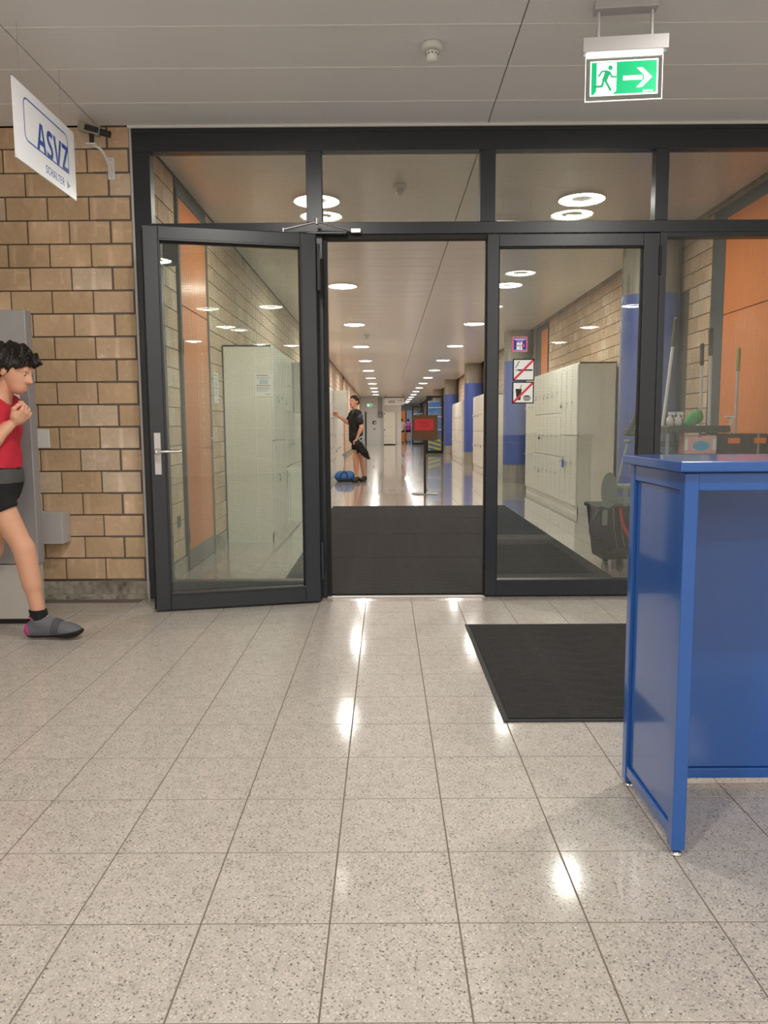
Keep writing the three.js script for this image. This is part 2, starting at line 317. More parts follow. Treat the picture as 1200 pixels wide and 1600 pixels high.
{ // closed right leaf
  const d = structure('door_1', 'closed dark framed wired glass door leaf with three stickers'), zf = FZ + .004, zb = FZ - .07;
  const P = (n, x0, x1, y0, y1) => part(n, rb(x0, x1, y0, y1, zb, zf, .004), M.frame, d);
  P('stile', .662, .737, .008, 2.37); P('stile', 1.665, 1.769, .008, 2.37); P('rail', .737, 1.665, .008, .117); P('rail', .737, 1.665, 2.291, 2.37);
  part('gasket', [bx(.652, .662, .01, 2.37, zb + .01, zf - .02), bx(.737, .743, .117, 2.291, FZ - .04, FZ - .006), bx(1.659, 1.665, .117, 2.291, FZ - .04, FZ - .006), bx(.737, 1.665, 2.284, 2.291, FZ - .04, FZ - .006)], M.gasket, d);
  pane(d, .743, 1.659, .117, 2.284, FZ - .03);
  part('hinge', rod([1.77, 2.11, FZ + .006], [1.77, 2.29, FZ + .006], .009), M.gasket, d); part('hinge', rod([1.77, .2, FZ + .006], [1.77, .38, FZ + .006], .009), M.gasket, d);
}
{ // open left leaf, swung out into the hall
  const d = structure('door_2', 'open dark framed wired glass door leaf with lever handle');
  d.position.set(-.437, 0, -4.958); d.rotation.y = .2345;   // local x runs to -x from the hinge
  const W = 1.035, zf = .035, zb = -.035, P = (n, x0, x1, y0, y1, f = zf, b = zb) => part(n, rb(-x1, -x0, y0, y1, b, f, .004), M.frame, d);
  P('stile', 0, .098, .012, 2.342); P('stile', W - .088, W, .012, 2.342); P('rail', .098, W - .088, .012, .118); P('rail', .098, W - .088, 2.262, 2.342);
  // raised lip round the glass and overlapping rebate edge
  for (const [a, b, y0, y1] of [[.09, .1, .11, 2.27], [W - .098, W - .086, .11, 2.27]]) P('bead', a, b, y0, y1, zf + .007, zf - .004);
  P('bead', .09, W - .086, .105, .122, zf + .007, zf - .004); P('bead', .09, W - .086, 2.256, 2.27, zf + .007, zf - .004);
  part('rebate', [bx(-W - .014, -W, .012, 2.342, zb, zb + .03), bx(0, .012, .012, 2.342, zb, zb + .03), bx(-W, 0, 2.342, 2.354, zb, zb + .03)], M.gasket, d);
  part('gasket', [bx(-.108, -.098, .118, 2.262, -.012, .02), bx(-W + .088, -W + .096, .118, 2.262, -.012, .02), bx(-W + .088, -.098, 2.25, 2.262, -.012, .02)], M.gasket, d);
  pane(d, -W + .096, -.108, .118, 2.25, .004);
  const hp = part('handle_plate', rb(-W + .022, -W + .062, .862, 1.118, zf, zf + .009, .018, 3), M.alu, d, 'long brushed metal door plate');
  part('lever', [rod([-W + .042, 1.005, zf + .008], [-W + .042, 1.005, zf + .052], .011, .011, 14), tube([[-W + .042, 1.005, zf + .052], [-W + .07, 1.005, zf + .058], [-W + .18, 1.005, zf + .058]], .0095, 16, 10), ball(-W + .18, 1.005, zf + .058, .0095), lathe([[.02, 0], [.02, .006], [.012, .008]]).rotateX(Math.PI / 2).translate(-W + .042, 1.005, zf + .009)], M.chrome, hp, 'shiny lever handle');
  part('hinge', rod([.014, 2.0, .03], [.014, 2.28, .03], .011), M.frame, d); part('hinge', rod([.014, .16, .03], [.014, .4, .03], .011), M.frame, d);
}
{ // overhead closer arm on the transom
  const c = thing('door_closer_arm', 'thin folded metal door closer arm on the transom above the open leaf', 'door closer', [0, 0, 0]);
  part('arm', rod([-.632, 2.372, -4.94], [-.425, 2.425, -4.97], .007), M.steel, c); part('arm', rod([-.425, 2.428, -4.97], [-.19, 2.388, -5.06], .007), M.steel, c);
  part('pivot', rod([-.425, 2.41, -4.97], [-.425, 2.445, -4.97], .012), M.steel, c); part('pivot', rod([-.632, 2.34, -4.94], [-.632, 2.38, -4.94], .01), M.steel, c);
  part('bracket', rb(-.215, -.15, 2.376, 2.404, -5.08, -5.045, .003), M.steel, c); part('cover_plate', rb(-.56, -.24, 2.366, 2.382, -5.08, -5.03, .004), M.frame, c);
}
// ---- orange doors in the corridor walls
function orangeDoor(n, label, side, a, b, top, leafTop, kick, jambFar) {
  const d = structure('door_' + n, label), x = side < 0 ? XL : XR, s = side < 0 ? 1 : -1;   // s points into the corridor
  const X = (p, q) => s > 0 ? [x + p, x + q] : [x - q, x - p];
  const box = (nm, p, q, y0, y1, z0, z1, m, lb) => part(nm, rb(...X(p, q), y0, y1, -z1, -z0, .003, 1), m, d, lb);
  box('frame', -.06, .014, 0, top, a, a + .045, M.doorFrame); box('frame', -.06, .014, 0, top, b - (jambFar || .045), b, M.doorFrame); box('frame', -.06, .014, top, top + .05, a, b, M.doorFrame);
  const i0 = a + .045, i1 = b - (jambFar || .045);
  const leaf = part('leaf', metreUV(rb(...X(-.05, .006), kick, leafTop - .004, -i1, -i0, .003, 1)), M.orange, d);
  part('kick_plate', rb(...X(-.05, .008), .008, kick, -i1, -i0, .003, 1), M.kick, d, 'grey metal kick plate');
  part('top_panel', metreUV(rb(...X(-.05, .006), leafTop + .004, top, -i1, -i0, .003, 1), .2, .1), M.orange, d);
  const hy = 1.05; part('lever', [rod([...[X(-.012, 0)[0]], hy, -i1 + .07].slice(0, 3), [x + s * .045, hy, -i1 + .07], .009), rod([x + s * .045, hy, -i1 + .07], [x + s * .045, hy, -i1 + .19], .009)], M.steel, leaf);
  part('hinge', rod([x + s * .006, .22, -i0 - .004], [x + s * .006, .34, -i0 - .004], .011), M.gasket, d); part('hinge', rod([x + s * .006, 1.72, -i0 - .004], [x + s * .006, 1.84, -i0 - .004], .011), M.gasket, d);
  part('lintel', rb(...X(-.06, .004), top + .05, CEIL - .01, -b, -a, .003, 1), M.lintel, d, 'dark grey lintel band above the door');
  return d;
}
orangeDoor(3, 'narrow orange door with grey kick plate behind the open glass leaf', -1, 6.08, 7.06, 2.92, 2.105, .16);
{ // pale lettering running down the narrow orange door; too blurred to read in the photograph, so only strokes
  const tex = canvasTex(64, 512, (g, w, h) => { g.fillStyle = '#d68038'; g.fillRect(0, 0, w, h); g.strokeStyle = '#ded4c4'; g.lineWidth = 5; const y = [14, 64, 104, 150, 190, 250, 276, 330, 372, 428, 470]; y.forEach((t, i) => { const L = [34, 30, 26, 30, 34, 8, 8, 10, 38, 34, 34][i]; g.beginPath(); if (i % 3 === 0) { g.moveTo(16, t); g.lineTo(48, t); g.lineTo(48, t + L); } else if (i % 3 === 1) { g.rect(16, t, 32, L); } else { g.moveTo(16, t); g.lineTo(48, t + L / 2); g.lineTo(16, t + L); } g.stroke(); }); });
  const o = thing('door_lettering', 'pale vertical lettering strip on the narrow orange door', 'lettering', [XL + .0062, 1.36, -6.76]); o.rotation.y = Math.PI / 2; part('film', bx(-.04, .04, -.45, .45, 0, .0006), M.orange, o); const p = part('print', sheet(.08, .9), S({ map: tex, roughness: .5 }), o); p.position.z = .001;
}
orangeDoor(4, 'orange door far down the left wall beyond the standing man', -1, 21.3, 22.3, 2.92, 2.105, .16);
orangeDoor(5, 'second orange door far down the left wall', -1, 29.0, 30.0, 2.92, 2.105, .16);
orangeDoor(6, 'wide orange door with dark jamb at the right behind the cleaning trolley', 1, 5.25, 7.2, 2.94, 2.11, .16, .26);
orangeDoor(7, 'orange door sliver above the right hand lockers', 1, 14.3, 15.5, 2.94, 2.11, .16, .55);
orangeDoor(8, 'third orange door near the end of the left wall', -1, 38, 39, 2.92, 2.105, .16);
// ---- round concrete columns with blue sheet wrap
[8.0, 15.85, 23.8, 31.9, 39.9].forEach((z, n) => {
  const c = structure('column_' + (n + 1), ['nearest', 'second', 'third', 'fourth', 'fifth'][n] + ' round concrete column with blue sheet wrap on the right', [2.705, 0, -z]);
  const r = .28, prof = (y0, y1, q) => lathe([[0, y0], [q, y0], [q, y1], [0, y1]], 40);
  part('shaft', prof(0, CEIL + .16, r).toNonIndexed(), M.concrete, c);
  const wrap = new THREE.CylinderGeometry(r + .008, r + .008, 2.08, 40, 1, true, -.9, Math.PI * .996), wrap2 = new THREE.CylinderGeometry(r + .008, r + .008, 2.08, 40, 1, true, Math.PI - .9, Math.PI * .996);
  for (const g of [wrap, wrap2]) part('blue_wrap', g.translate(0, 1.405, 0), M.blueWrap, c);
});
// ================================================================== LAMPS
const ringGlow = S({ color: 0xffffff, emissive: LAMP_COLOR.clone(), emissiveIntensity: GLOW, roughness: .5 });
const ringGeo = lathe([[.088, .004], [.1, -.012], [.14, -.022], [.178, -.012], [.19, .004]], 44), rimGeo = lathe([[.19, .004], [.19, -.016], [.197, -.018], [.2, .004]], 44), capGeo = lathe([[0, -.004], [.088, -.004], [.09, .004]], 32);
function ringLamp(x, z, label, group, nits) {
  const o = thing('ceiling_ring_lamp', label, 'ceiling lamp', [x, CEIL, z], group);
  share('glowing_ring', ringGeo, ringGlow, o); share('rim', rimGeo, M.white, o); share('centre_disc', capGeo, M.white, o);
  const l = new THREE.RectAreaLight(LAMP_COLOR, nits, .12, .12); l.position.set(0, -.03, 0); l.rotation.x = -Math.PI / 2; l.name = 'ring_lamp_light'; l.castShadow = true; o.add(l);
}
const ord = ['first', 'second', 'third', 'fourth', 'fifth', 'sixth', 'seventh', 'eighth', 'ninth', 'tenth', 'eleventh', 'twelfth', 'thirteenth', 'fourteenth', 'fifteenth'];
for (let k = 0; k < 11; k++) ringLamp(-.57, -6.69 - 3.92 * k, `glowing round ring lamp, ${ord[k]} of the left row counted from the glazing`, 'ring lamps in the corridor ceiling', LAMP_NITS);
for (let k = 0; k < 15; k++) ringLamp(1.66, -6.69 - 3.92 * k, `glowing round ring lamp, ${ord[k]} of the right row counted from the glazing`, 'ring lamps in the corridor ceiling', LAMP_NITS);
[-3.09, -.42, 2.25, 4.9, 7.55].forEach((z, k) => [-.57, 1.69, -2.83, 3.95].slice(0, k < 2 ? 2 : 4).forEach((x, c) => ringLamp(x, z, `glowing ring lamp in the hall ceiling, ${ord[k]} before the glazing in the ${['left', 'right', 'outer left', 'outer right'][c]} row`, 'ring lamps in the hall ceiling', LOBBY_NITS)));

// ================================================================== BLUE COUNTER
{
  const c = thing('counter', 'glossy blue steel counter with open back at the right front', 'counter', [.755, 0, -1.93]);
  const W = 1.35, D = .435, H = 1.055, t = .036, A = [0, t], B = [W - t, W];
  part('worktop', rb(-.02, W + .02, H - .026, H, -D - .02, .02, .003), M.counter, c);
  for (const [x0, x1, z0, z1] of [[...A, -t, 0], [...A, -D, -D + t], [...B, -t, 0], [...B, -D, -D + t]]) {
    const l = part('leg', rb(x0, x1, .018, H - .03, z0, z1, .003), M.counter, c); const cx = (x0 + x1) / 2, cz = (z0 + z1) / 2;
    part('foot', [lathe([[0, 0], [.017, 0], [.018, .005], [.013, .011], [.006, .014], [.006, .02]], 18).translate(cx, 0, cz)], M.chrome, l, 'chrome levelling foot');
  }
  for (const [x0, x1] of [A, B]) { part('side_rail', rb(x0 + .003, x1 - .003, .04, .072, -D + t, -t, .002), M.counter, c); part('side_rail', rb(x0 + .003, x1 - .003, H - .075, H - .03, -D + t, -t, .002), M.counter, c); part('side_panel', rb(x0 + .012, x1 - .012, .075, H - .078, -D + t + .003, -t - .003, .002), M.counterPanel, c, 'recessed glossy blue side panel'); }
  for (const z of [-t + .003, -D + .003]) part('top_rail', rb(t, W - t, H - .075, H - .03, z, z + t - .006, .002), M.counter, c);
  part('bottom_rail', rb(t, W - t, .028, .06, -D + .003, -D + t - .003, .002), M.counter, c);
  part('front_panel', rb(t + .003, W - t - .003, .062, H - .08, -D + .012, -D + t - .012, .002), M.counterPanel, c, 'large dark glossy blue front panel');
  part('screw', ball(.105, .07, -D + t - .008, .006, 1, 1, .5), M.chrome, c);
}
// ================================================================== MATS
{
  const m = thing('door_mat', 'charcoal door mat with rubber edge on the hall floor', 'mat', [.452, 0, -4.34]);
  part('rubber_edge', [rb(0, 1.16, 0, .006, 0, 1.47, .003), ], M.rubber, m); part('pile', metreUV(rb(.022, 1.138, .001, .0105, .022, 1.448, .003)), M.carpet, m);
  const k = thing('corridor_mat', 'large charcoal ribbed mat in four strips behind the doors', 'mat', [-.765, 0, -11.0]);
  for (let i = 0; i < 4; i++) part('mat_strip', metreUV(rb(0, 2.47, 0, .012, 1.464 * i + .0045, 1.464 * (i + 1) - .0045, .003), i * .1, i * .13), i === 3 ? M.carpetRib : M.carpetRib, k);
}
// ================================================================== LOCKERS
const lockGeo = join([rod([0, 0, 0], [.02, 0, 0], .011, .011, 10), rb(.014, .024, -.03, .012, -.006, .006, .003, 1)]);
const padGeo = join([rb(.012, .03, -.055, -.025, -.014, .014, .004, 1), tube([[.021, -.026, -.009], [.021, -.006, -.006], [.021, -.006, .006], [.021, -.026, .009]], .003, 10, 5)]);
const doorCache = new Map();
function lockerUnit(label, group, xf, s, zNear, cols, tiers, opt = {}) {
  const cw = opt.cw || .3, W = cols * cw, H = opt.h || 1.95, D = .49, base = .1, n = tiers, th = (H - base - .02) / n, r = rng(Math.round(zNear * 100) + 7);
  const o = thing('locker_unit', label, 'lockers', [xf, 0, -zNear], group);
  const X = (a, b) => [Math.min(s * a, s * b), Math.max(s * a, s * b)];             // a, b measured outwards from the front
  const B = (a, b, y0, y1, z0, z1) => bx(...X(a, b), y0, y1, -z1, -z0);
  const shell = [B(-D, -.02, 0, H, 0, .012), B(-D, -.02, 0, H, W - .012, W), B(-D, -.02, H - .02, H, 0, W), B(-D, -D + .01, 0, H, 0, W), B(-.035, -.022, 0, base, 0, W)];
  for (let c = 1; c < cols; c++) shell.push(B(-D, -.024, base, H - .02, c * cw - .005, c * cw + .005)); for (let t = 0; t <= n; t++) shell.push(B(-D + .01, -.024, base + t * th - .005, base + t * th + .005, .012, W - .012));
  part('body', shell, M.lockerSide, o);
  const key = [s, cw, th.toFixed(4), opt.far ? 1 : 0].join();
  if (!doorCache.has(key)) doorCache.set(key, [rb(...X(-.019, 0), -th / 2 + .005, th / 2 - .005, -cw / 2 + .0045, cw / 2 - .0045, .004, 1), metreUV(bx(...X(.0002, .0012), -th / 2 + .05, th / 2 - .05, cw / 2 - .045, cw / 2 - .015))]);
  const [dg, vg] = doorCache.get(key);
  for (let c = 0; c < cols; c++) for (let t = 0; t < n; t++) {
    const zc = -(c + .5) * cw, yc = base + (t + .5) * th, d = share('door', dg, M.locker, o, [0, yc, zc]);
    const op = (opt.open || []).find(q => q[0] === c && q[1] === t);
    if (!opt.far) share('vent_strip', vg, M.vent, d);
    const ly = t === 0 && n > 1 ? th * .12 : -th * .02, lz = cw / 2 - .06, k = share('lock', lockGeo, M.chrome, d, [s > 0 ? 0 : 0, ly, -lz]); if (s < 0) k.rotation.y = Math.PI;
    if (!opt.far && r() < .3 && !op) { const p = share('padlock', padGeo, r() < .3 ? M.plastic : M.steel, d, [0, ly - .01, -lz]); if (s < 0) p.rotation.y = Math.PI; }
    if (op) { d.position.set(s * cw * .47 * Math.sin(op[2]), yc, zc + (op[3] || -1) * (cw / 2) * (1 - Math.cos(op[2]))); d.rotation.y = -s * (op[3] || -1) * op[2]; }
  }
  return o;
}
const LF = -1.10, RF = 2.45;
lockerUnit('pale grey locker unit with notice sheet on its side, nearest on the left', 'lockers along the left wall', LF, 1, 7.6, 3, 2);
lockerUnit('pale grey three tier locker unit with low door swung open on the left', 'lockers along the left wall', LF, 1, 8.502, 5, 3, { open: [[0, 0, 1.5, 1], [2, 2, 1.3, -1]] });
lockerUnit('pale grey three tier locker unit with open door the man reaches into', 'lockers along the left wall', LF, 1, 15.05, 5, 3, { open: [[4, 2, 1.5, -1]] });
lockerUnit('pale grey three tier locker unit behind the standing man', 'lockers along the left wall', LF, 1, 16.56, 3, 2);
lockerUnit('pale grey locker unit just beyond the standing man', 'lockers along the left wall', LF, 1, 17.46, 4, 2);
lockerUnit('pale grey three tier locker unit farthest on the left wall', 'lockers along the left wall', LF, 1, 18.67, 5, 3);
lockerUnit('cream locker unit nearest on the right, its grey side to the hall', 'lockers along the right wall', RF, -1, 9.87, 3, 2);
lockerUnit('cream three tier locker unit in the middle of the right bank', 'lockers along the right wall', RF, -1, 10.775, 6, 3);
lockerUnit('cream locker unit at the far end of the right bank', 'lockers along the right wall', RF, -1, 12.58, 3, 2);
lockerUnit('pale locker unit at the right edge of the doorway view', 'lockers along the right wall', RF, -1, 19.2, 4, 2);
lockerUnit('pale locker unit left of the doorway edge, before the third column', 'lockers along the right wall', RF, -1, 20.41, 4, 2);
lockerUnit('pale locker unit just behind the third blue column', 'lockers along the right wall', RF, -1, 24.7, 4, 2, { far: 1 });
lockerUnit('pale locker unit between third and fourth blue column', 'lockers along the right wall', RF, -1, 25.95, 4, 2, { far: 1 });
lockerUnit('pale locker unit just before the fourth blue column', 'lockers along the right wall', RF, -1, 27.2, 4, 2, { far: 1 });
{ // blue tag on a near locker
  const g = thing('key_tag', 'small blue tag hanging on a cream locker door', 'tag', [RF - .03, .72, -10.5]);
  part('tag', rb(-.008, .008, -.14, -.03, -.035, .035, .01), S({ color: 0x1f5fb4, roughness: .5 }), g); part('loop', tube([[0, -.03, -.01], [0, 0, -.008], [0, .012, 0], [0, 0, .008], [0, -.03, .01]], .003, 12, 5), M.navy, g);
}
// notices: print is unreadable at this distance, so only grey lines
const noticeTex = canvasTex(256, 360, (g, w, h) => { g.fillStyle = '#efefec'; g.fillRect(0, 0, w, h); g.fillStyle = '#8a8a8e'; for (const [y, a, b, t] of [[24, 20, 200, 14], [60, 20, 236, 6], [76, 20, 220, 6], [180, 20, 236, 12], [214, 20, 230, 6], [232, 20, 210, 6], [250, 20, 236, 6], [268, 20, 190, 6], [320, 150, 236, 10]]) g.fillRect(a, y, b - a, t); g.fillStyle = '#b9c9dd'; g.fillRect(70, 96, 130, 70); });
function sheetThing(name, label, cat, tex, w, h, pos, ry, t = .0015, edge = M.paper, group, rough = .6) {
  const o = thing(name, label, cat, pos, group); o.rotation.y = ry;
  part('board', bx(-w / 2, w / 2, -h / 2, h / 2, -t, 0), edge, o); const f = part('print', sheet(w, h), S({ map: tex, roughness: rough }), o); f.position.z = .0006; return o;
}
sheetThing('notice', 'white notice sheet on the side of the nearest left lockers', 'notice', noticeTex, .165, .225, [-1.195, 1.56, -7.6 + .0025], 0);
sheetThing('notice', 'white notice sheet on locker side by the doorway edge near the man', 'notice', noticeTex, .15, .22, [-1.19, 1.55, -15.05 + .0025], 0);
sheetThing('notice', 'framed notice beside the narrow orange door', 'notice', noticeTex, .2, .28, [XL + .006, 1.52, -7.3], Math.PI / 2);
// ================================================================== STICKERS ON THE CLOSED LEAF
const picto = (draw) => canvasTex(256, 256, (g) => { g.fillStyle = '#101012'; g.fillRect(0, 0, 256, 256); g.fillStyle = '#e9ece8'; g.fillRect(14, 14, 228, 228); draw(g); g.save(); g.beginPath(); g.rect(14, 14, 228, 228); g.clip(); g.strokeStyle = '#d2304a'; g.lineWidth = 26; g.beginPath(); g.moveTo(6, 250); g.lineTo(250, 6); g.stroke(); g.restore(); });
const smoke = picto(g => { g.fillStyle = '#141416'; g.fillRect(58, 122, 174, 18); g.fillStyle = '#9a9c98'; g.fillRect(34, 122, 20, 18); g.strokeStyle = '#8f918e'; g.lineWidth = 14; g.beginPath(); g.moveTo(38, 106); g.bezierCurveTo(30, 78, 62, 80, 58, 58); g.bezierCurveTo(56, 44, 74, 40, 76, 28); g.stroke(); });
const food = picto(g => { g.fillStyle = '#1b1412'; g.beginPath(); g.moveTo(38, 84); g.lineTo(112, 84); g.lineTo(98, 214); g.lineTo(54, 214); g.fill(); g.strokeStyle = '#1b1412'; g.lineWidth = 7; g.beginPath(); g.moveTo(94, 84); g.lineTo(108, 36); g.stroke(); g.fillStyle = '#161413'; g.beginPath(); g.moveTo(132, 178); g.quadraticCurveTo(136, 160, 172, 160); g.quadraticCurveTo(208, 160, 212, 178); g.fill(); g.fillRect(124, 184, 98, 9); g.fillRect(132, 200, 84, 8); g.beginPath(); g.moveTo(132, 212); g.lineTo(212, 212); g.quadraticCurveTo(206, 222, 172, 222); g.quadraticCurveTo(138, 222, 132, 212); g.fill(); });
const shut = canvasTex(256, 256, g => { g.fillStyle = '#ef6f8b'; g.fillRect(0, 0, 256, 256); g.fillStyle = '#2f3194'; g.fillRect(20, 20, 216, 216); g.fillStyle = '#e8eaf2'; g.fillRect(30, 36, 196, 14); g.fillStyle = '#9fb2e0'; g.fillRect(56, 58, 144, 8); g.fillRect(68, 72, 120, 8); g.fillStyle = '#eef1f4'; g.fillRect(72, 96, 56, 122); g.fillRect(136, 92, 34, 132); g.fillStyle = '#22242c'; g.fillRect(76, 146, 26, 8); g.beginPath(); g.moveTo(98, 134); g.lineTo(120, 150); g.lineTo(98, 166); g.fill(); g.fillStyle = '#e2476a'; g.beginPath(); g.arc(182, 152, 28, 0, 7); g.fill(); g.fillStyle = '#c9cff0'; g.fillRect(26, 220, 204, 8); });
sheetThing('sticker', 'square blue and pink sticker, topmost on the closed glass leaf', 'sticker', shut, .098, .098, [.882, 1.677, FZ - .0255], 0, .0012, M.gasket);
sheetThing('sign', 'square no smoking sign on the closed glass leaf', 'sign', smoke, .143, .143, [.909, 1.512, FZ - .0255], 0, .0012, M.gasket);
sheetThing('sign', 'square no food and drink sign on the closed glass leaf', 'sign', food, .143, .143, [.907, 1.364, FZ - .0255], 0, .0012, M.gasket);
// ================================================================== HANGING SIGN
const asvzTex = canvasTex(1400, 728, (g, W, H) => {
  g.fillStyle = '#f2f4f8'; g.fillRect(0, 0, W, H); const blue = '#2450a6'; g.strokeStyle = blue; g.lineWidth = 15;
  const x0 = .142 * W, x1 = .868 * W, y0 = .135 * H, y1 = .678 * H, r = 80; g.beginPath(); g.moveTo(x0 + r, y0); g.lineTo(x1 - r, y0); g.quadraticCurveTo(x1, y0, x1, y0 + r); g.lineTo(x1, y1 - 20); g.quadraticCurveTo(x1, y1, x1 - 20, y1); g.lineTo(x0 + r, y1); g.quadraticCurveTo(x0, y1, x0, y1 - r); g.lineTo(x0, y0 + r); g.quadraticCurveTo(x0, y0, x0 + r, y0); g.stroke();
  g.fillStyle = blue; g.textBaseline = 'alphabetic'; const put = (s, x, y, w, h, f) => { g.save(); g.font = `bold ${f}px sans-serif`; const m = g.measureText(s).width; g.translate(x, y); g.scale(w / m, h / (f * .715)); g.fillText(s, 0, 0); g.restore(); };
  put('ASVZ', .325 * W, y1 + 4, .548 * W, (.68 - .30) * H, 200); put('SCHALTER', .45 * W, .912 * H, .325 * W, .108 * H, 100);
  g.beginPath(); g.moveTo(.825 * W, .795 * H); g.lineTo(.885 * W, .855 * H); g.lineTo(.825 * W, .915 * H); g.fill();
});
{
  const o = thing('hanging_sign', 'white hanging sign with blue ASVZ and SCHALTER lettering on thin wires', 'sign', [-1.722, 2.41, -4.09]);
  const b = part('panel', rb(-.004, .004, 0, .362, -.35, .35, .001, 1), S({ color: 0xf2f4f8, roughness: .35 }), o);
  const p = part('print', sheet(.7, .362), S({ map: asvzTex, roughness: .32 }), b); p.rotation.y = Math.PI / 2; p.position.set(.0046, .181, 0);
  for (const z of [.27, -.2]) part('wire', rod([0, .362, z], [0, CEIL - 2.41, z], .0009, .0009, 5), M.steel, o);
}
// ================================================================== SECURITY CAMERA
{
  const o = thing('security_camera', 'small box security camera on a white wall bracket', 'camera', [-1.735, 2.78, FZ]);
  part('bracket', [rb(-.022, .022, -.06, .075, 0, .006, .002), tube([[0, -.03, .006], [0, .03, .06], [-.02, .085, .13], [-.055, .1, .155]], .009, 14, 7), rb(-.09, -.03, .095, .105, .13, .18, .003)], M.white, o, 'white wall bracket');
  for (const y of [-.045, .06]) part('screw', ball(.0, y, .006, .005, 1, 1, .5), M.steel, o);
  part('swivel', [rod([-.06, .1, .155], [-.06, .15, .155], .014), ball(-.06, .155, .155, .016)], M.plastic, o);
  const body = part('housing', rb(-.075, .055, -.028, .028, -.026, .026, .006), S({ color: 0x9d978d, roughness: .4 }), o); body.position.set(-.06, .19, .155); body.rotation.set(0, .12, -.24);
  part('side_plate', rb(-.035, .05, -.02, .015, .02, .03, .004), M.plastic, body); part('lens', [rod([.05, 0, 0], [.09, 0, 0], .02, .02, 16), rod([.09, 0, 0], [.115, 0, 0], .017, .021, 16)], M.plastic, body);
  part('cable', tube([[-.125, .2, .13], [-.15, .21, .1], [-.145, .24, .04], [-.14, .265, .01]], .006, 16, 6), M.white, o);
}
// ================================================================== SMOKE DETECTORS
function detector(x, z, label) {
  const o = thing('smoke_detector', label, 'smoke detector', [x, CEIL, z], 'smoke detectors on the ceiling');
  part('base', lathe([[0, 0], [.05, 0], [.053, -.008], [.052, -.028], [.044, -.034], [0, -.034]], 28), M.white, o);
  part('head', lathe([[0, -.034], [.034, -.034], [.032, -.048], [.03, -.052], [.03, -.06], [.026, -.076], [.02, -.084], [0, -.086]], 28), M.white, o);
  const s = []; for (let k = 0; k < 10; k++) { const a = k / 10 * Math.PI * 2; s.push(rb(-.004, .004, -.0555, -.0505, .029, .0325, .001, 1).rotateY(a)); } part('slots', s, M.plastic, o);
}
detector(.243, -4.06, 'white smoke detector on the hall ceiling before the glazing'); detector(.12, -6.3, 'white smoke detector seen through the transom glass'); detector(-.38, -16.2, 'small smoke detector farther along the corridor ceiling');
// ================================================================== EXIT SIGN
const exitTex = canvasTex(1024, 512, (g, W, H) => {
  g.fillStyle = '#ffffff'; g.fillRect(0, 0, W, H); g.fillStyle = '#00a86b'; g.fillRect(22, 22, W - 44, H - 44); g.fillStyle = '#fdfffb';
  g.beginPath(); g.moveTo(100, 30); g.lineTo(400, 30); g.lineTo(400, 440); g.lineTo(350, 486); g.lineTo(60, 486); g.lineTo(100, 440); g.fill();
  g.strokeStyle = '#0a9a64'; g.fillStyle = '#0a9a64'; g.lineCap = 'butt'; g.beginPath(); g.arc(306, 104, 34, 0, 7); g.fill();
  g.lineWidth = 26; g.beginPath(); g.moveTo(262, 152); g.lineTo(180, 152); g.lineTo(128, 226); g.stroke(); g.beginPath(); g.moveTo(296, 166); g.lineTo(328, 236); g.lineTo(398, 238); g.stroke();
  g.beginPath(); g.moveTo(236, 136); g.lineTo(316, 160); g.lineTo(252, 300); g.lineTo(184, 276); g.fill();
  g.lineWidth = 34; g.beginPath(); g.moveTo(206, 270); g.lineTo(186, 368); g.lineTo(60, 372); g.stroke(); g.beginPath(); g.moveTo(228, 280); g.lineTo(322, 440); g.stroke();
  g.fillStyle = '#ffffff'; g.fillRect(500, 230, 290, 66); g.beginPath(); g.moveTo(700, 120); g.lineTo(790, 120); g.lineTo(936, 263); g.lineTo(790, 406); g.lineTo(700, 406); g.lineTo(812, 296); g.lineTo(812, 230); g.fill();
  g.font = 'bold 44px sans-serif'; g.fillText('INOTEC', 800, 478);
});
{
  const o = thing('exit_sign', 'green and white running man exit sign hanging in the hall', 'exit sign', [1.094, 0, -3.69]); o.rotation.y = -.1;
  part('ceiling_box', rb(-.14, .14, 3.005, CEIL, -.035, .035, .004), M.alu, o);
  for (const x of [-.118, .118]) part('rod', rod([x, 2.88, 0], [x, 3.01, 0], .0075), M.alu, o);
  part('housing', rb(-.188, .188, 2.826, 2.888, -.032, .032, .003), M.alu, o);
  const lit = S({ color: 0xffffff, emissive: 0xfff2f0, emissiveIntensity: 6 });
  part('light_strip', rb(-.168, .168, 2.816, 2.827, -.014, .014, .004), lit, o);
  const l = new THREE.RectAreaLight(0xfff2f0, 6, .33, .02); l.position.set(0, 2.812, 0); l.rotation.x = -Math.PI / 2; l.name = 'exit_sign_light'; l.castShadow = true; o.add(l);
  part('acrylic_sheet', bx(-.17, .17, 2.624, 2.816, -.003, .003), M.glass, o);
  const edge = S({ color: 0xffffff, emissive: 0xfff6ee, emissiveIntensity: .95 });
  part('lit_edge', [bx(-.1715, -.1695, 2.622, 2.816, -.0034, .0034), bx(.1695, .1715, 2.622, 2.816, -.0034, .0034), bx(-.1715, .1715, 2.6215, 2.6238, -.0034, .0034)], edge, o, 'glowing sheet edge');
  const p = part('pictogram', sheet(.302, .152), S({ map: exitTex, emissive: 0xffffff, emissiveMap: exitTex, emissiveIntensity: .45, roughness: .4 }), o, 'backlit green running man and arrow'); p.position.set(0, 2.719, .005);
}
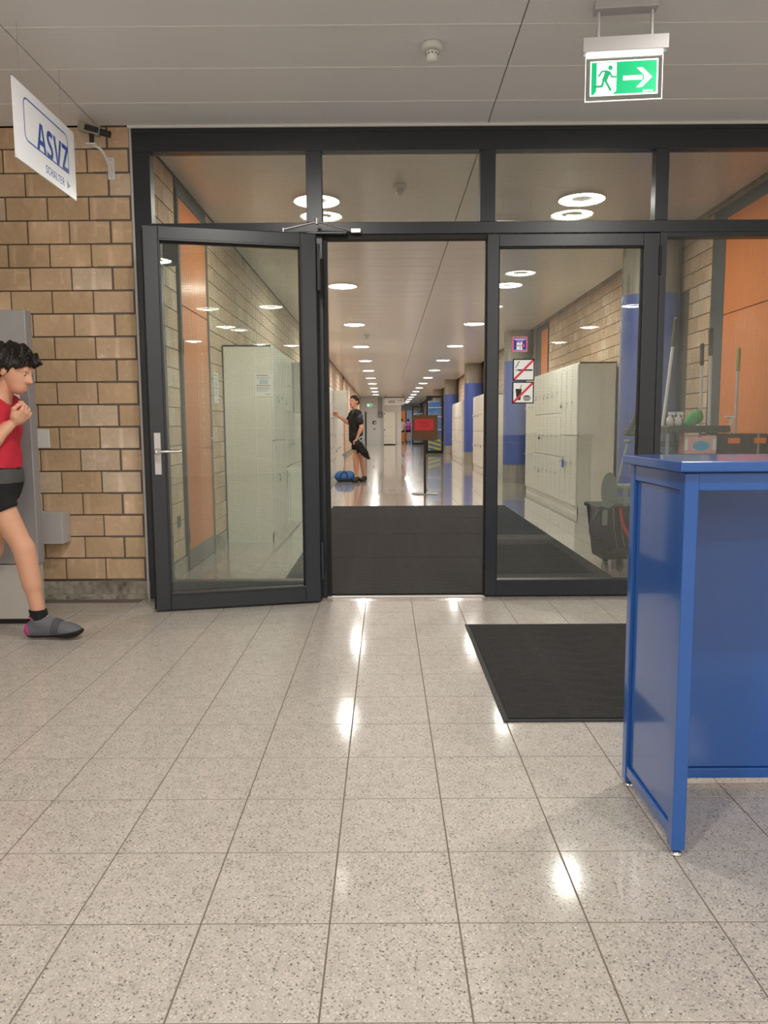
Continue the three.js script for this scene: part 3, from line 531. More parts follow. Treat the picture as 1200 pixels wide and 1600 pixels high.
// ================================================================== WALL FITTINGS LEFT
{
  const o = thing('wall_box', 'grey metal box with dark side on the block wall', 'wall box', [-2.112, .397, FZ]);
  part('housing', rb(-.3, 0, 0, .205, .002, .13, .004), M.alu, o); part('front_plate', rb(-.3, -.001, .001, .204, .128, .135, .002), M.alu, o);
  const c = thing('junction_cover', 'white square cover plate on the block wall', 'cover plate', [-2.28, 1.082, FZ]); part('plate', rb(-.062, .062, -.062, .062, 0, .012, .005), M.white, c); part('screw', ball(-.01, .04, .012, .004, 1, 1, .4), M.alu, c);
  const s = thing('wall_socket', 'small dark socket low beside the narrow orange door', 'socket', [XL, .43, -5.85]); part('plate', rb(0, .012, -.045, .045, -.035, .035, .004), M.plastic, s); part('insert', [rb(.011, .014, .006, .036, -.022, .022, .003), rb(.011, .014, -.036, -.006, -.022, .022, .003)], M.gasket, s);
  // freestanding totem at the left edge
  const t = thing('info_totem', 'tall grey information totem with pale base at the left edge', 'totem', [-2.33, 0, -4.47]);
  part('upper_panel', rb(-.3, .285, .355, 1.82, -.05, .03, .006), S({ color: 0x9b999a, roughness: .45, metalness: .2 }), t); part('base_panel', rb(-.3, .27, .03, .352, -.06, .05, .006), S({ color: 0xb8b4ae, roughness: .4, metalness: .1 }), t); part('foot', rb(-.29, .262, 0, .03, -.05, .04, .004), M.dark, t);
  const p = thing('poster_sheet', 'white sheet fixed on the grey totem behind the runner', 'paper', [-2.2, 1.29, -4.4385]); part('sheet', bx(-.1, .1, -.115, .115, 0, .0015), M.paper, p);
}
// ================================================================== STAND WITH RED NOTICE
{
  const tex = canvasTex(512, 304, (g, W, H) => { g.fillStyle = '#c02a34'; g.fillRect(0, 0, W, H); g.fillStyle = '#4a1420'; for (const [y, a, b] of [[70, 60, 440], [118, 150, 350], [166, 120, 400], [212, 150, 340]]) for (let x = a; x < b; x += 18) g.fillRect(x, y, 13, 16); g.fillRect(420, 272, 70, 12); });
  const o = thing('notice_stand', 'brown notice board on a black pole stand in the corridor', 'notice stand', [.665, 0, -13.03]);
  part('base_plate', rb(-.22, .22, 0, .012, -.16, .16, .003), M.kick, o); part('pole', [rod([0, .01, 0], [0, 1.2, 0], .02, .02, 14), rod([0, .05, 0], [.05, .08, .02], .008)], M.plastic, o);
  part('board', metreUV(rb(-.212, .212, .913, 1.337, .022, .04, .004)), M.wood, o);
  const p = thing('red_notice', 'red printed sheet on the brown notice board', 'notice', [.648, 1.178, -12.989]); part('sheet', bx(-.158, .158, -.094, .094, 0, .001), S({ color: 0xc02a34, roughness: .7 }), p); const f = part('print', sheet(.316, .188), S({ map: tex, roughness: .7 }), p); f.position.z = .0014;
}
// ================================================================== FAR END OF THE CORRIDOR
{
  const z = ENDZ;
  const c = thing('wall_clock', 'round white wall clock on the far pale wall', 'clock', [-.70, 2.55, z - .02]); part('case', lathe([[0, 0], [.19, 0], [.2, .03], [.19, .05], [0, .05]], 30).rotateX(Math.PI / 2), S({ color: 0xa9aaa6, roughness: .4 }), c); part('dial', lathe([[0, .052], [.17, .052]], 30).rotateX(Math.PI / 2), M.paper, c); part('hands', [rb(-.012, .012, 0, .13, .056, .06, .002, 1).rotateZ(-.7), rb(-.01, .01, 0, .1, .056, .06, .002, 1).rotateZ(-2.2)], M.plastic, c);
  const e = thing('exit_light', 'small green exit light on the far pale wall', 'exit sign', [-1.03, 2.52, z - .02]); part('case', rb(-.16, .16, -.1, .1, 0, .06, .01), M.white, e);
  const et = canvasTex(128, 80, (g) => { g.fillStyle = '#e8fff4'; g.fillRect(0, 0, 128, 80); g.fillStyle = '#1fb27c'; g.fillRect(6, 6, 116, 68); g.fillStyle = '#f0fff8'; g.fillRect(16, 12, 40, 56); g.fillRect(70, 34, 30, 12); }); const ep = part('lit_face', sheet(.3, .18), S({ map: et, emissive: 0xffffff, emissiveMap: et, emissiveIntensity: .7 }), e); ep.position.z = .0615;
  const b = thing('meter_box', 'grey meter box with conduits on the far pale wall', 'electrical box', [-.32, 1.7, z - .02]); part('box', rb(-.17, .12, .05, .45, 0, .12, .01), S({ color: 0x8f928f, roughness: .5 }), b); for (const x of [-.12, -.02, .07]) part('conduit', rod([x, .45, .05], [x, 1.3, .05], .022), S({ color: 0x8a8c8a, roughness: .5 }), b); part('dials', [ball(-.1, .3, .12, .04, 1, 1, .3), ball(.04, .3, .12, .04, 1, 1, .3)], M.plastic, b);
  const k = thing('card_reader', 'small dark wall reader on the far pale wall', 'reader', [-.72, 1.42, z - .02]); part('frame', rb(-.11, .11, -.1, .1, 0, .05, .01), M.plastic, k); part('panel', rb(-.02, .08, -.07, .05, .05, .055, .004), M.paper, k); part('knob', ball(0, -.42, .02, .045, 1, 1, .6), M.plastic, k);
  const d = structure('door_9', 'pale narrow door in the far pale wall'); part('leaf', rb(-1.32, -1.22, .02, 2.1, z - .02, z + .02, .004), S({ color: 0x3a3c3e, roughness: .5 }), d); part('leaf_face', rb(-1.55, -1.33, .02, 2.1, z - .02, z + .005, .004), M.paleWall, d);
  const u = thing('storage_locker', 'grey two door locker against the far white wall', 'lockers', [.24, 0, z + .015]); part('body', rb(-.37, .37, .05, 2.08, 0, .35, .006), M.lockerSide, u); for (const y of [.06, 1.07]) { const dr = part('door', rb(-.36, .36, y + .01, y + 1.0, .35, .37, .005), M.lockerSide, u); part('lock', [rb(-.34, -.26, y + .86, y + .92, .37, .385, .004), rb(-.34, -.3, y + .5, y + .54, .37, .385, .004)], M.plastic, dr); } part('plinth', bx(-.36, .36, 0, .06, 0, .33), M.dark, u);
  const at = canvasTex(512, 180, (g, W, H) => { g.fillStyle = '#eeeef0'; g.fillRect(0, 0, W, H); g.strokeStyle = '#b9c0cc'; g.lineWidth = 6; g.strokeRect(60, 30, 240, 100); g.save(); g.fillStyle = '#2a3350'; g.font = 'bold 90px sans-serif'; g.translate(100, 126); g.scale(.82, 1); g.fillText('ASVZ', 0, 0); g.restore(); g.fillStyle = '#8a6450'; g.fillRect(350, 50, 130, 12); g.beginPath(); g.moveTo(440, 34); g.lineTo(490, 56); g.lineTo(440, 78); g.fill(); g.fillStyle = '#c9b0a0'; g.fillRect(360, 96, 110, 8); g.fillRect(360, 120, 90, 8); });
  const s = thing('hanging_sign', 'small white ASVZ sign hanging far down the corridor', 'sign', [.51, 2.4, -45]); part('panel', rb(-.56, .56, 0, .4, -.02, .02, .004), M.paper, s); const sp = part('print', sheet(1.1, .39), S({ map: at, roughness: .5 }), s); sp.position.set(0, .2, .0215); part('top_rail', rb(-.6, .6, .42, .46, -.02, .02, .004), M.plastic, s); for (const x of [-.5, .5]) part('hanger', rod([x, .4, 0], [x, CEIL - 2.4, 0], .01), M.plastic, s);
}
function screenDoor(label, x0, x1, h, z) {
  const d = thing('glass_door', label, 'glass door', [x0, 0, z], 'open glass doors far down the corridor'); const w = x1 - x0;
  for (const [a, b] of [[0, .09], [w - .06, w]]) part('stile', rb(a, b, .01, h, -.03, .03, .004), M.gasket, d); for (const [a, b] of [[.01, .14], [h - .08, h]]) part('rail', rb(.09, w - .06, a, b, -.03, .03, .004), M.gasket, d);
  for (const y of [.42, .64, .8]) part('glazing_bar', rb(.09, w - .06, h * y - .012, h * y + .012, -.015, .015, .003), M.white, d); part('pane', bx(.09, w - .06, .14, h - .08, -.003, .003), M.glass, d);
}
screenDoor('open dark framed glass door beside the fourth blue column', 1.70, 2.42, 2.42, -32.4);
screenDoor('open dark framed glass door at the far passage', 1.66, 2.4, 2.42, -48.4);
{
  const tex = canvasTex(256, 1024, (g, W, H) => { const gr = ['#4d82cf', '#5b93dc', '#3f74be']; g.fillStyle = gr[0]; g.fillRect(0, 0, W, H); g.fillStyle = gr[1]; g.beginPath(); g.moveTo(0, 120); g.lineTo(W, 60); g.lineTo(W, 300); g.lineTo(0, 420); g.fill(); g.fillStyle = '#3b6a9c'; g.fillRect(0, 600, W, H - 600); g.fillStyle = '#c9cc55'; for (let k = 0; k < 4; k++) { const y = 720 + k * 90; g.beginPath(); g.moveTo(0, y); g.lineTo(W, y + 70); g.lineTo(W, y + 118); g.lineTo(0, y + 48); g.fill(); } });
  const o = thing('poster_wall', 'blue poster panel with yellow stripes behind the far glass door', 'poster', [2.17, 0, -34.2]); part('panel', rb(-.27, .27, .05, 2.25, -.03, .0, .004), M.paper, o); const p = part('print', sheet(.53, 2.18), S({ map: tex, roughness: .5 }), o); p.position.set(0, 1.15, .002); part('foot', rb(-.24, .24, 0, .05, -.1, .1, .004), M.plastic, o);
  const w = thing('orange_panel', 'tall orange panel beside the far passage', 'panel', [1.22, 0, -56]); part('panel', metreUV(rb(-.22, .22, .02, 2.3, -.03, .03, .004)), M.orange, w); part('edge', rb(.22, .3, 0, 2.36, -.05, .05, .004), M.plastic, w);
  const q = thing('blue_panel', 'tall pale blue panel at the far passage end', 'panel', [2.0, 0, -60]); part('panel', rb(-.5, .5, 0, 2.4, -.05, .05, .01), S({ color: 0x8fa7cf, roughness: .5 }), q);
}
// ================================================================== CLEANING TROLLEY
{
  const z = -6.2;
  const t = thing('cleaning_trolley', 'black cleaning trolley with buckets and tray behind the glass', 'trolley', [2.3, 0, z]);
  part('deck', rb(-.55, .62, .14, .18, -.28, .28, .015), M.plastic, t); for (const [x, y] of [[-.45, .2], [-.45, -.2], [.52, .2], [.52, -.2]]) part('wheel', [rod([x - .016, .055, y], [x + .016, .055, y], .055, .055, 20), rb(x - .02, x + .02, .1, .15, y - .02, y + .02, .004)], M.plastic, t);
  for (const [x, y] of [[-.12, .24], [-.12, -.24], [.58, .24], [.58, -.24]]) part('post', rod([x, .16, y], [x, 1.08, y], .014), M.plasticGrey, t);
  const bucket = (x0, x1, y0, y1, dx, m) => { const s = []; const g = bx(x0, x1, y0, y1, -.2, .2), p = g.attributes.position; for (let i = 0; i < p.count; i++) if (p.getY(i) < (y0 + y1) / 2) { p.setX(i, (x0 + x1) / 2 + (p.getX(i) - (x0 + x1) / 2) * .78); p.setZ(i, p.getZ(i) * .8); } g.computeVertexNormals(); s.push(g, rb(x0 - .015, x1 + .015, y1 - .02, y1 + .012, -.215, .215, .006)); return part('bucket', s, m, t); };
  bucket(-.62, -.2, .08, .50, 0, M.plastic); bucket(-.02, .5, .2, .62, 0, M.plastic);
  part('tray', [rb(-.12, .36, 1.085, 1.14, -.26, .26, .01), rb(-.1, .34, .9, .92, -.24, .24, .006)], M.plastic, t, 'black top tray'); part('caddy', [rb(.3, .66, .86, 1.075, -.2, .25, .012)], M.plastic, t);
  for (const x of [.34, .54]) part('clip', rb(x, x + .09, 1.0, 1.045, .25, .275, .006), M.orangeClip, t, 'orange clip');
  // press: grey disc plates, roller bars, long lever
  part('press_disc', [lathe([[0, -.006], [.1, -.006], [.104, 0], [.1, .006], [0, .006]], 28).scale(.62, 1, 1.4).rotateX(Math.PI / 2).translate(-.55, .64, .21), rb(-.6, -.555, .36, .6, .19, .215, .01)], M.plasticGrey, t, 'grey rounded press plate');
  part('press_bars', [rod([-.55, .66, .17], [-.12, .66, .17], .03, .03, 14), rb(-.54, -.1, .53, .585, .16, .2, .008), rb(-.44, -.4, .5, .66, .19, .21, .004), rod([-.55, .56, .22], [-.1, .45, .22], .004)], M.plasticGrey, t); part('press_lever', [rod([-.46, .66, .1], [-.36, 1.02, .04], .012, .01), ball(-.36, 1.02, .04, .024, 1.4, .8, 1)], M.plasticGrey, t);
  const strap = (pts, m, lb) => { const g = tube(pts, .014, 40, 6); part('strap_handle', g.scale(1, 1, 1), m, t, lb); };
  strap([[-.47, .5, .24], [-.44, .36, .25], [-.36, .24, .255], [-.24, .2, .25], [-.12, .24, .24]], M.red, 'red curved bucket handle'); strap([[-.6, .51, .2], [-.665, .42, .22], [-.69, .32, .22], [-.66, .26, .22], [-.6, .25, .21]], M.navy, 'dark blue bucket handle');
  for (const [x, y] of [[-.6, .3], [-.3, .3]]) part('wire_guard', tube([[-.52, .5, .216], [-.5, .3, .2], [-.45, .1, .19]].map(p => [p[0] + (x + .6) * .2, p[1], p[2] + .012]), .004, 12, 5), M.steel, t);
  const pole = (label, a, b, r, grip, gl, mat = M.alu) => { const p = thing('mop_handle', label, 'mop', a); const d = V(b[0] - a[0], b[1] - a[1], b[2] - a[2]), e = d.clone().normalize().multiplyScalar(d.length() - gl); part('shaft', rod([0, 0, 0], e.toArray(), r, r, 12), mat, p); part('grip', [rod(e.toArray(), d.toArray(), r * 1.35, r * 1.5, 12), ball(d.x, d.y, d.z, r * 1.5)], grip, p); part('head', rb(-.03, .03, -.02, .05, -.03, .03, .008), M.plastic, p); };
  const g1 = M.rubber, g2 = S({ color: 0x9a9448, roughness: .6 });
  pole('leaning mop handle with dark tip, leftmost of the handles', [2.12, .22, z + .05], [2.325, 1.985, z - .05], .012, S({ color: 0x4a4642, roughness: .6 }), .22, M.whitePlastic);
  pole('grey mop handle with short dark grip, second from the left', [2.50, .22, z + .1], [2.52, 1.775, z], .011, g1, .16); pole('tallest mop handle with long dark grip', [2.575, .22, z + .1], [2.56, 1.885, z + .06], .013, g1, .2); pole('mop handle with yellow grip, rightmost of the handles', [2.75, .22, z + .12], [2.785, 1.735, z + .06], .011, g2, .17);
  const gb = canvasTex(256, 150, (g, W, H) => { g.fillStyle = '#e9aebb'; g.fillRect(0, 0, W, H); g.fillStyle = '#f1c6d0'; g.fillRect(0, 0, W, 22); g.fillStyle = '#e6ebea'; g.fillRect(0, 30, 26, 90); g.fillRect(226, 30, 30, 90); g.fillStyle = '#3fb0dd'; g.beginPath(); g.ellipse(134, 84, 70, 40, 0, 0, 7); g.fill(); g.strokeStyle = '#2a86b4'; g.lineWidth = 4; g.beginPath(); g.moveTo(90, 92); g.lineTo(130, 70); g.lineTo(190, 88); g.stroke(); g.fillStyle = '#c94d62'; g.fillRect(104, 6, 30, 10); });
  const gl = thing('glove_box', 'pink glove box with blue oval opening on the trolley', 'box', [2.455, .92, z + .14]); part('carton', rb(-.125, .125, 0, .145, -.06, .06, .004), M.pink, gl); const gp = part('print', sheet(.246, .142), S({ map: gb, roughness: .6 }), gl); gp.position.set(0, .0725, .0607);
  const cl = thing('cleaning_cloth', 'green cleaning cloth on the trolley tray', 'cloth', [2.435, 1.14, z + .1]); { const g = new THREE.SphereGeometry(.075, 20, 14), p = g.attributes.position; for (let i = 0; i < p.count; i++) { const x = p.getX(i), y = p.getY(i), q = p.getZ(i), w = 1 + .14 * Math.sin(x * 60 + y * 30) + .1 * Math.sin(q * 70); p.setXYZ(i, x * .95 * w, Math.max(0, (y + .07) * .8 + x * .45), q * .7 * w); } g.computeVertexNormals(); part('cloth', g, M.green, cl); }
  for (const [x, lb] of [[2.24, 'white spray bottle at the left end of the tray'], [2.305, 'white spray bottle beside the green cloth']]) { const o = thing('spray_bottle', lb, 'bottle', [x, 1.14, z + .12], 'spray bottles on the trolley'); part('bottle', lathe([[0, 0], [.026, 0], [.028, .03], [.024, .06], [.01, .075], [.01, .085]], 18), M.whitePlastic, o); part('trigger', [rb(-.014, .04, .083, .108, -.01, .01, .004), rod([.028, .085, 0], [.04, .05, 0], .004)], M.whitePlastic, o); }
  const w = thing('window_squeegee', 'white squeegee handle standing on the trolley', 'squeegee', [2.66, 1.0, z + .22]); part('handle', [rod([0, .06, 0], [.02, .2, 0], .012), rb(-.03, .05, .2, .215, -.012, .012, .004), rb(-.035, .03, .045, .06, -.012, .012, .004)], M.whitePlastic, w); part('socket', rb(-.012, .012, -.02, .05, -.012, .012, .003), M.plastic, w);
  const br = thing('vacuum_nozzle', 'black floor tool with pale strap hanging on the trolley', 'floor tool', [1.96, .98, z + .05]); part('tool', [rb(-.05, .14, .08, .14, -.06, .06, .015), tube([[-.03, .12, 0], [.02, .2, 0], [.06, .34, 0]], .022, 16, 10), rod([.06, .02, 0], [.06, .1, 0], .02)], M.plastic, br); part('strap', rb(-.018, .018, 0, .24, -.006, .006, .004).rotateZ(-.42).translate(.03, .13, .05), M.whitePlastic, br); part('hook', rb(.04, .4, .0, .03, -.02, .02, .006), M.plastic, br);
}
// ================================================================== PEOPLE
// surface nets: the zero level of a distance field as a smooth mesh
function netMesh(f, lo, hi, h) {
  const n = [0, 1, 2].map(k => Math.ceil((hi[k] - lo[k]) / h) + 1), at = (i, j, k) => (k * n[1] + j) * n[0] + i, val = new Float32Array(n[0] * n[1] * n[2]);
  for (let k = 0; k < n[2]; k++) for (let j = 0; j < n[1]; j++) for (let i = 0; i < n[0]; i++) val[at(i, j, k)] = f(lo[0] + i * h, lo[1] + j * h, lo[2] + k * h);
  const id = new Int32Array(val.length).fill(-1), pos = [];
  for (let k = 0; k < n[2] - 1; k++) for (let j = 0; j < n[1] - 1; j++) for (let i = 0; i < n[0] - 1; i++) {
    let cx = 0, cy = 0, cz = 0, c = 0;
    const edge = (a, b, c0, d, e, g) => { const p = val[at(i + a, j + b, k + c0)], q = val[at(i + d, j + e, k + g)]; if ((p < 0) === (q < 0)) return; const t = p / (p - q); cx += a + (d - a) * t; cy += b + (e - b) * t; cz += c0 + (g - c0) * t; c++; };
    for (let a = 0; a < 2; a++) for (let b = 0; b < 2; b++) { edge(0, a, b, 1, a, b); edge(a, 0, b, a, 1, b); edge(a, b, 0, a, b, 1); }
    if (c) { id[at(i, j, k)] = pos.length / 3; pos.push(lo[0] + (i + cx / c) * h, lo[1] + (j + cy / c) * h, lo[2] + (k + cz / c) * h); }
  }
  const idx = [], quad = (a, b, c, d, s) => { if (a < 0 || b < 0 || c < 0 || d < 0) return; s ? idx.push(a, b, c, a, c, d) : idx.push(a, c, b, a, d, c); };
  for (let k = 1; k < n[2] - 1; k++) for (let j = 1; j < n[1] - 1; j++) for (let i = 1; i < n[0] - 1; i++) {
    const s = val[at(i, j, k)] < 0;
    if (s !== val[at(i + 1, j, k)] < 0) quad(id[at(i, j - 1, k - 1)], id[at(i, j, k - 1)], id[at(i, j, k)], id[at(i, j - 1, k)], s);
    if (s !== val[at(i, j + 1, k)] < 0) quad(id[at(i - 1, j, k - 1)], id[at(i - 1, j, k)], id[at(i, j, k)], id[at(i, j, k - 1)], s);
    if (s !== val[at(i, j, k + 1)] < 0) quad(id[at(i - 1, j - 1, k)], id[at(i, j - 1, k)], id[at(i, j, k)], id[at(i - 1, j, k)], s);
  }
  const nor = [], e = h * .5; for (let v = 0; v < pos.length; v += 3) { const [x, y, z] = [pos[v], pos[v + 1], pos[v + 2]]; const g = V(f(x + e, y, z) - f(x - e, y, z), f(x, y + e, z) - f(x, y - e, z), f(x, y, z + e) - f(x, y, z - e)).normalize(); nor.push(g.x, g.y, g.z); }
  const g = new THREE.BufferGeometry(); g.setAttribute('position', new THREE.Float32BufferAttribute(pos, 3)); g.setAttribute('normal', new THREE.Float32BufferAttribute(nor, 3)); g.setAttribute('uv', new THREE.Float32BufferAttribute(new Float32Array(pos.length / 3 * 2), 2)); g.setIndex(idx); return metreUV(g);
}
const smin = (a, b, k) => { const h = Math.max(k - Math.abs(a - b), 0) / k; return Math.min(a, b) - h * h * k * .25; };
function cone(a, b, ra, rb2) { const dx = b[0] - a[0], dy = b[1] - a[1], dz = b[2] - a[2], L = dx * dx + dy * dy + dz * dz || 1e-9; return (x, y, z) => { let t = ((x - a[0]) * dx + (y - a[1]) * dy + (z - a[2]) * dz) / L; t = t < 0 ? 0 : t > 1 ? 1 : t; const p = x - a[0] - dx * t, q = y - a[1] - dy * t, r = z - a[2] - dz * t; return Math.sqrt(p * p + q * q + r * r) - (ra + (rb2 - ra) * t); }; }
function egg(c, r) { const m = Math.min(...r); return (x, y, z) => { const p = (x - c[0]) / r[0], q = (y - c[1]) / r[1], s = (z - c[2]) / r[2]; return (Math.sqrt(p * p + q * q + s * s) - 1) * m; }; }
const blend = (fs, k) => (x, y, z) => { let d = fs[0](x, y, z); for (let i = 1; i < fs.length; i++) d = smin(d, fs[i](x, y, z), k); return d; };
const lerp3 = (a, b, t) => a.map((v, i) => v + (b[i] - v) * t);
function basis(dir, ref) { const y = V(...dir).normalize(), z = V(...ref); z.addScaledVector(y, -z.dot(y)).normalize(); const x = y.clone().cross(z); return new THREE.Matrix4().makeBasis(x, y, z); }
// hand: wrist at the origin, fingers along +y, palm faces +z, thumb on +x (side 1) or -x (side -1)
function handGeo(size, side, curl, thumb = .5) {
  const k = size, fs = [cone([0, 0, 0], [0, .03 * k, 0], .024 * k, .026 * k)], P = [];
  P.push(cone([-.024 * k, .045 * k, 0], [-.026 * k, .082 * k, 0], .017 * k, .013 * k), cone([0, .04 * k, 0], [0, .088 * k, 0], .019 * k, .014 * k), cone([.024 * k, .04 * k, 0], [.026 * k, .082 * k, 0], .018 * k, .013 * k));
  const palm = blend([...fs, ...P], .02 * k), fingers = [];
  [[.03, .066], [.01, .076], [-.011, .072], [-.031, .056]].forEach(([x, L], n) => { let p = [side * x * k, .085 * k, 0], a = 0; const seg = [.45, .32, .26], c = curl[Math.min(n, curl.length - 1)], f = []; for (let s = 0; s < 3; s++) { a += c * (s === 0 ? .8 : 1.1); const l = L * k * seg[s], q = [p[0] + side * x * .12 * k, p[1] + Math.cos(a) * l, p[2] + Math.sin(a) * l], r = (.0095 - s * .001 - (n === 3 ? .0012 : 0)) * k; f.push(cone(p, q, r, r * .92)); p = q; } fingers.push(blend(f, .004)); });
  { const a = [side * .026 * k, .03 * k, .008 * k], b = [side * .05 * k, .06 * k, .02 * k], c = [side * .055 * k - side * .02 * thumb * k, .088 * k, .03 * k], d = [side * .05 * k - side * .035 * thumb * k, .108 * k, .035 * k]; fingers.push(blend([cone(a, b, .015 * k, .012 * k), cone(b, c, .0115 * k, .0105 * k), cone(c, d, .0105 * k, .008 * k)], .006)); }
  const f = (x, y, z) => { let d = palm(x, y, z); for (const g of fingers) d = smin(d, g(x, y, z), .007); return d; };
  const R = .13 * k; return netMesh(f, [-R * .7, -.04 * k, -R * .6], [R * .7, R * 1.5, R * .85], .0034);
}
// head: centre of the skull at the origin, face along +z
function headField(k) {
  const base = blend([egg([0, .03 * k, -.012 * k], [.074 * k, .088 * k, .094 * k]), egg([0, -.035 * k, .03 * k], [.057 * k, .068 * k, .062 * k]), egg([0, -.082 * k, .052 * k], [.03 * k, .022 * k, .03 * k])], .04 * k);
  const add = blend([cone([0, .02 * k, .082 * k], [0, -.024 * k, .106 * k], .009 * k, .0125 * k), cone([-.013 * k, -.026 * k, .09 * k], [.013 * k, -.026 * k, .09 * k], .009 * k, .009 * k)], .012 * k), brow = cone([-.034 * k, .03 * k, .076 * k], [.034 * k, .03 * k, .076 * k], .011 * k, .011 * k);
  const lip = blend([cone([-.02 * k, -.055 * k, .08 * k], [.02 * k, -.055 * k, .08 * k], .007 * k, .007 * k), cone([-.016 * k, -.066 * k, .081 * k], [.016 * k, -.066 * k, .081 * k], .008 * k, .008 * k)], .004 * k);
  const eyes = [-1, 1].map(s => egg([s * .031 * k, .008 * k, .094 * k], [.017 * k, .011 * k, .014 * k])), ears = [-1, 1].map(s => egg([s * .078 * k, -.002 * k, -.012 * k], [.011 * k, .031 * k, .02 * k]));
  return (x, y, z) => { let d = smin(base(x, y, z), brow(x, y, z), .02 * k); d = smin(d, add(x, y, z), .014 * k); d = smin(d, lip(x, y, z), .008 * k); for (const e of eyes) d = -smin(-d, e(x, y, z), .008 * k); for (const e of ears) d = smin(d, e(x, y, z), .006 * k); return d; };
}
function makePerson(root, P) {
  const J = P.J, k = P.k || 1, thin = P.thin || 1, cell = P.cell || .011, s = v => v * thin;
  const limb = (a, b, c, r) => [cone(a, b, s(r[0]), s(r[1])), cone(b, c, s(r[1]) * .98, s(r[2]))];
  const arms = ['L', 'R'].map(q => limb(J['sh' + q], J['el' + q], J['wr' + q], [.05, .039, .027]).concat(cone(lerp3(J['el' + q], J['wr' + q], .08), lerp3(J['el' + q], J['wr' + q], .45), s(.04), s(.036))));
  const legs = ['L', 'R'].map(q => limb(J['hip' + q], J['kn' + q], J['an' + q], [.088, .055, .036]).concat(cone(lerp3(J['kn' + q], J['an' + q], .15), lerp3(J['kn' + q], J['an' + q], .5), s(.052), s(.047))));
  const feet = ['L', 'R'].map(q => cone(J['an' + q], J['to' + q], s(.03), s(.018)));
  const across = V(J.shR[0] - J.shL[0], 0, J.shR[2] - J.shL[2]).normalize();
  const off = (p, d) => [p[0] + across.x * d, p[1], p[2] + across.z * d];
  const torso = blend([cone(off(J.pelvis, -.06), off(J.pelvis, .06), s(.105), s(.105)), cone(J.pelvis, J.chest, s(.105), s(.11)), cone(off(lerp3(J.pelvis, J.chest, .5), -.045), off(lerp3(J.pelvis, J.chest, .5), .045), s(.092), s(.092)), cone(off(J.chest, -.07), off(J.chest, .07), s(.108), s(.108)), cone(J.shL, J.shR, s(.058), s(.058))], .09);
  const neck = cone(J.neck, lerp3(J.neck, J.head, .75), .053 * k, .05 * k);
  const all = [torso, ...arms.flat(), ...legs.flat(), ...feet], body = (x, y, z) => { let d = torso(x, y, z); for (const a of arms) d = smin(d, blend(a, .02)(x, y, z), .045); for (const l of legs) d = smin(d, blend(l, .03)(x, y, z), .05); for (const f of feet) d = smin(d, f(x, y, z), .02); return smin(d, neck(x, y, z), .05); };
  const armF = arms.map(a => blend(a, .02)), legF = legs.map(l => blend(l, .03)); void all;
  const bodyFast = (x, y, z) => { let d = torso(x, y, z); for (const a of armF) d = smin(d, a(x, y, z), .045); for (const l of legF) d = smin(d, l(x, y, z), .05); for (const f of feet) d = smin(d, f(x, y, z), .02); return smin(d, neck(x, y, z), .05); };
  const pts = Object.entries(J).filter(([n]) => n !== 'look').map(e => e[1]), lo = [0, 1, 2].map(i => Math.min(...pts.map(p => p[i])) - .16), hi = [0, 1, 2].map(i => Math.max(...pts.map(p => p[i])) + .16);
  const hm = new THREE.Matrix4().lookAt(V(...J.look), V(0, 0, 0), V(...(P.up || [0, 1, 0]))).setPosition(...J.head);
  const hf = headField(k), R = .135 * k, geos = [netMesh(bodyFast, lo, hi, cell), netMesh(hf, [-R * .8, -R, -R * .95], [R * .8, R * 1.05, R], P.headCell || .0042).applyMatrix4(hm)];
  for (const [q, sd] of [['L', -1], ['R', 1]]) if (P.hands[q]) { const [dir, palm, curl] = P.hands[q]; geos.push(handGeo(P.handSize || 1, sd * (P.flip ? -1 : 1), curl).applyMatrix4(basis(dir, palm).setPosition(...J['wr' + q]))); }
  part('body', geos, P.skin, root);
  // hair: a cap over the skull, cut away from the face
  const cap = blend([egg([0, .042 * k, -.018 * k], [.087 * k, .093 * k, .102 * k]), egg([0, .01 * k, -.062 * k], [.072 * k, .085 * k, .062 * k]), ...(P.fringe || [])], .03 * k), hairF = (x, y, z) => { const n = (P.mess || .003) * (Math.sin(x * 97 + z * 61 + y * 13) + Math.sin(y * 83 - x * 71 + z * 37 + 1.3) * .8 + Math.sin(z * 118 + x * 143 - y * 51 + 2.1) * .6) + .0018 * Math.sin(x * 420 + y * 310 + z * 270); let d = cap(x, y, z) + n; d = Math.max(d, (P.hairCut || ((X, Y, Z) => Math.max(Z * .9 - Y * .75 - .0 * k, -.06 * k - Y)))(x, y, z)); return d; };
  part('hair', netMesh(hairF, [-R, -R, -R * 1.1], [R, R * 1.15, R * 1.1], P.headCell || .0042).applyMatrix4(hm), P.hair, root);
  const eyeW = S({ color: 0xcdb9aa, roughness: .3 }), eyeD = S({ color: 0x2a1a12, roughness: .2 });
  for (const d of [-1, 1]) { const e = part('eye', ball(d * .031 * k, .007 * k, .0755 * k, .0112 * k).applyMatrix4(hm), eyeW, root); part('iris', ball(d * .031 * k, .006 * k, .0826 * k, .0058 * k).applyMatrix4(hm), eyeD, e); part('eyebrow', rod([d * .016 * k, .032 * k, .089 * k], [d * .046 * k, .033 * k, .077 * k], .0042 * k, .0032 * k, 6).applyMatrix4(hm), P.hair, root); }
  part('lips', [rod([-.018 * k, -.0565 * k, .0855 * k], [.018 * k, -.0565 * k, .0855 * k], .0042 * k, .0042 * k, 8), rod([-.014 * k, -.066 * k, .0875 * k], [.014 * k, -.066 * k, .0875 * k], .0046 * k, .0046 * k, 8)].map(g => g.applyMatrix4(hm)), S({ color: 0xa8605a, roughness: .5 }), root);
  if (P.moustache) part('moustache', blendGeo(k, hm), P.hair, root);
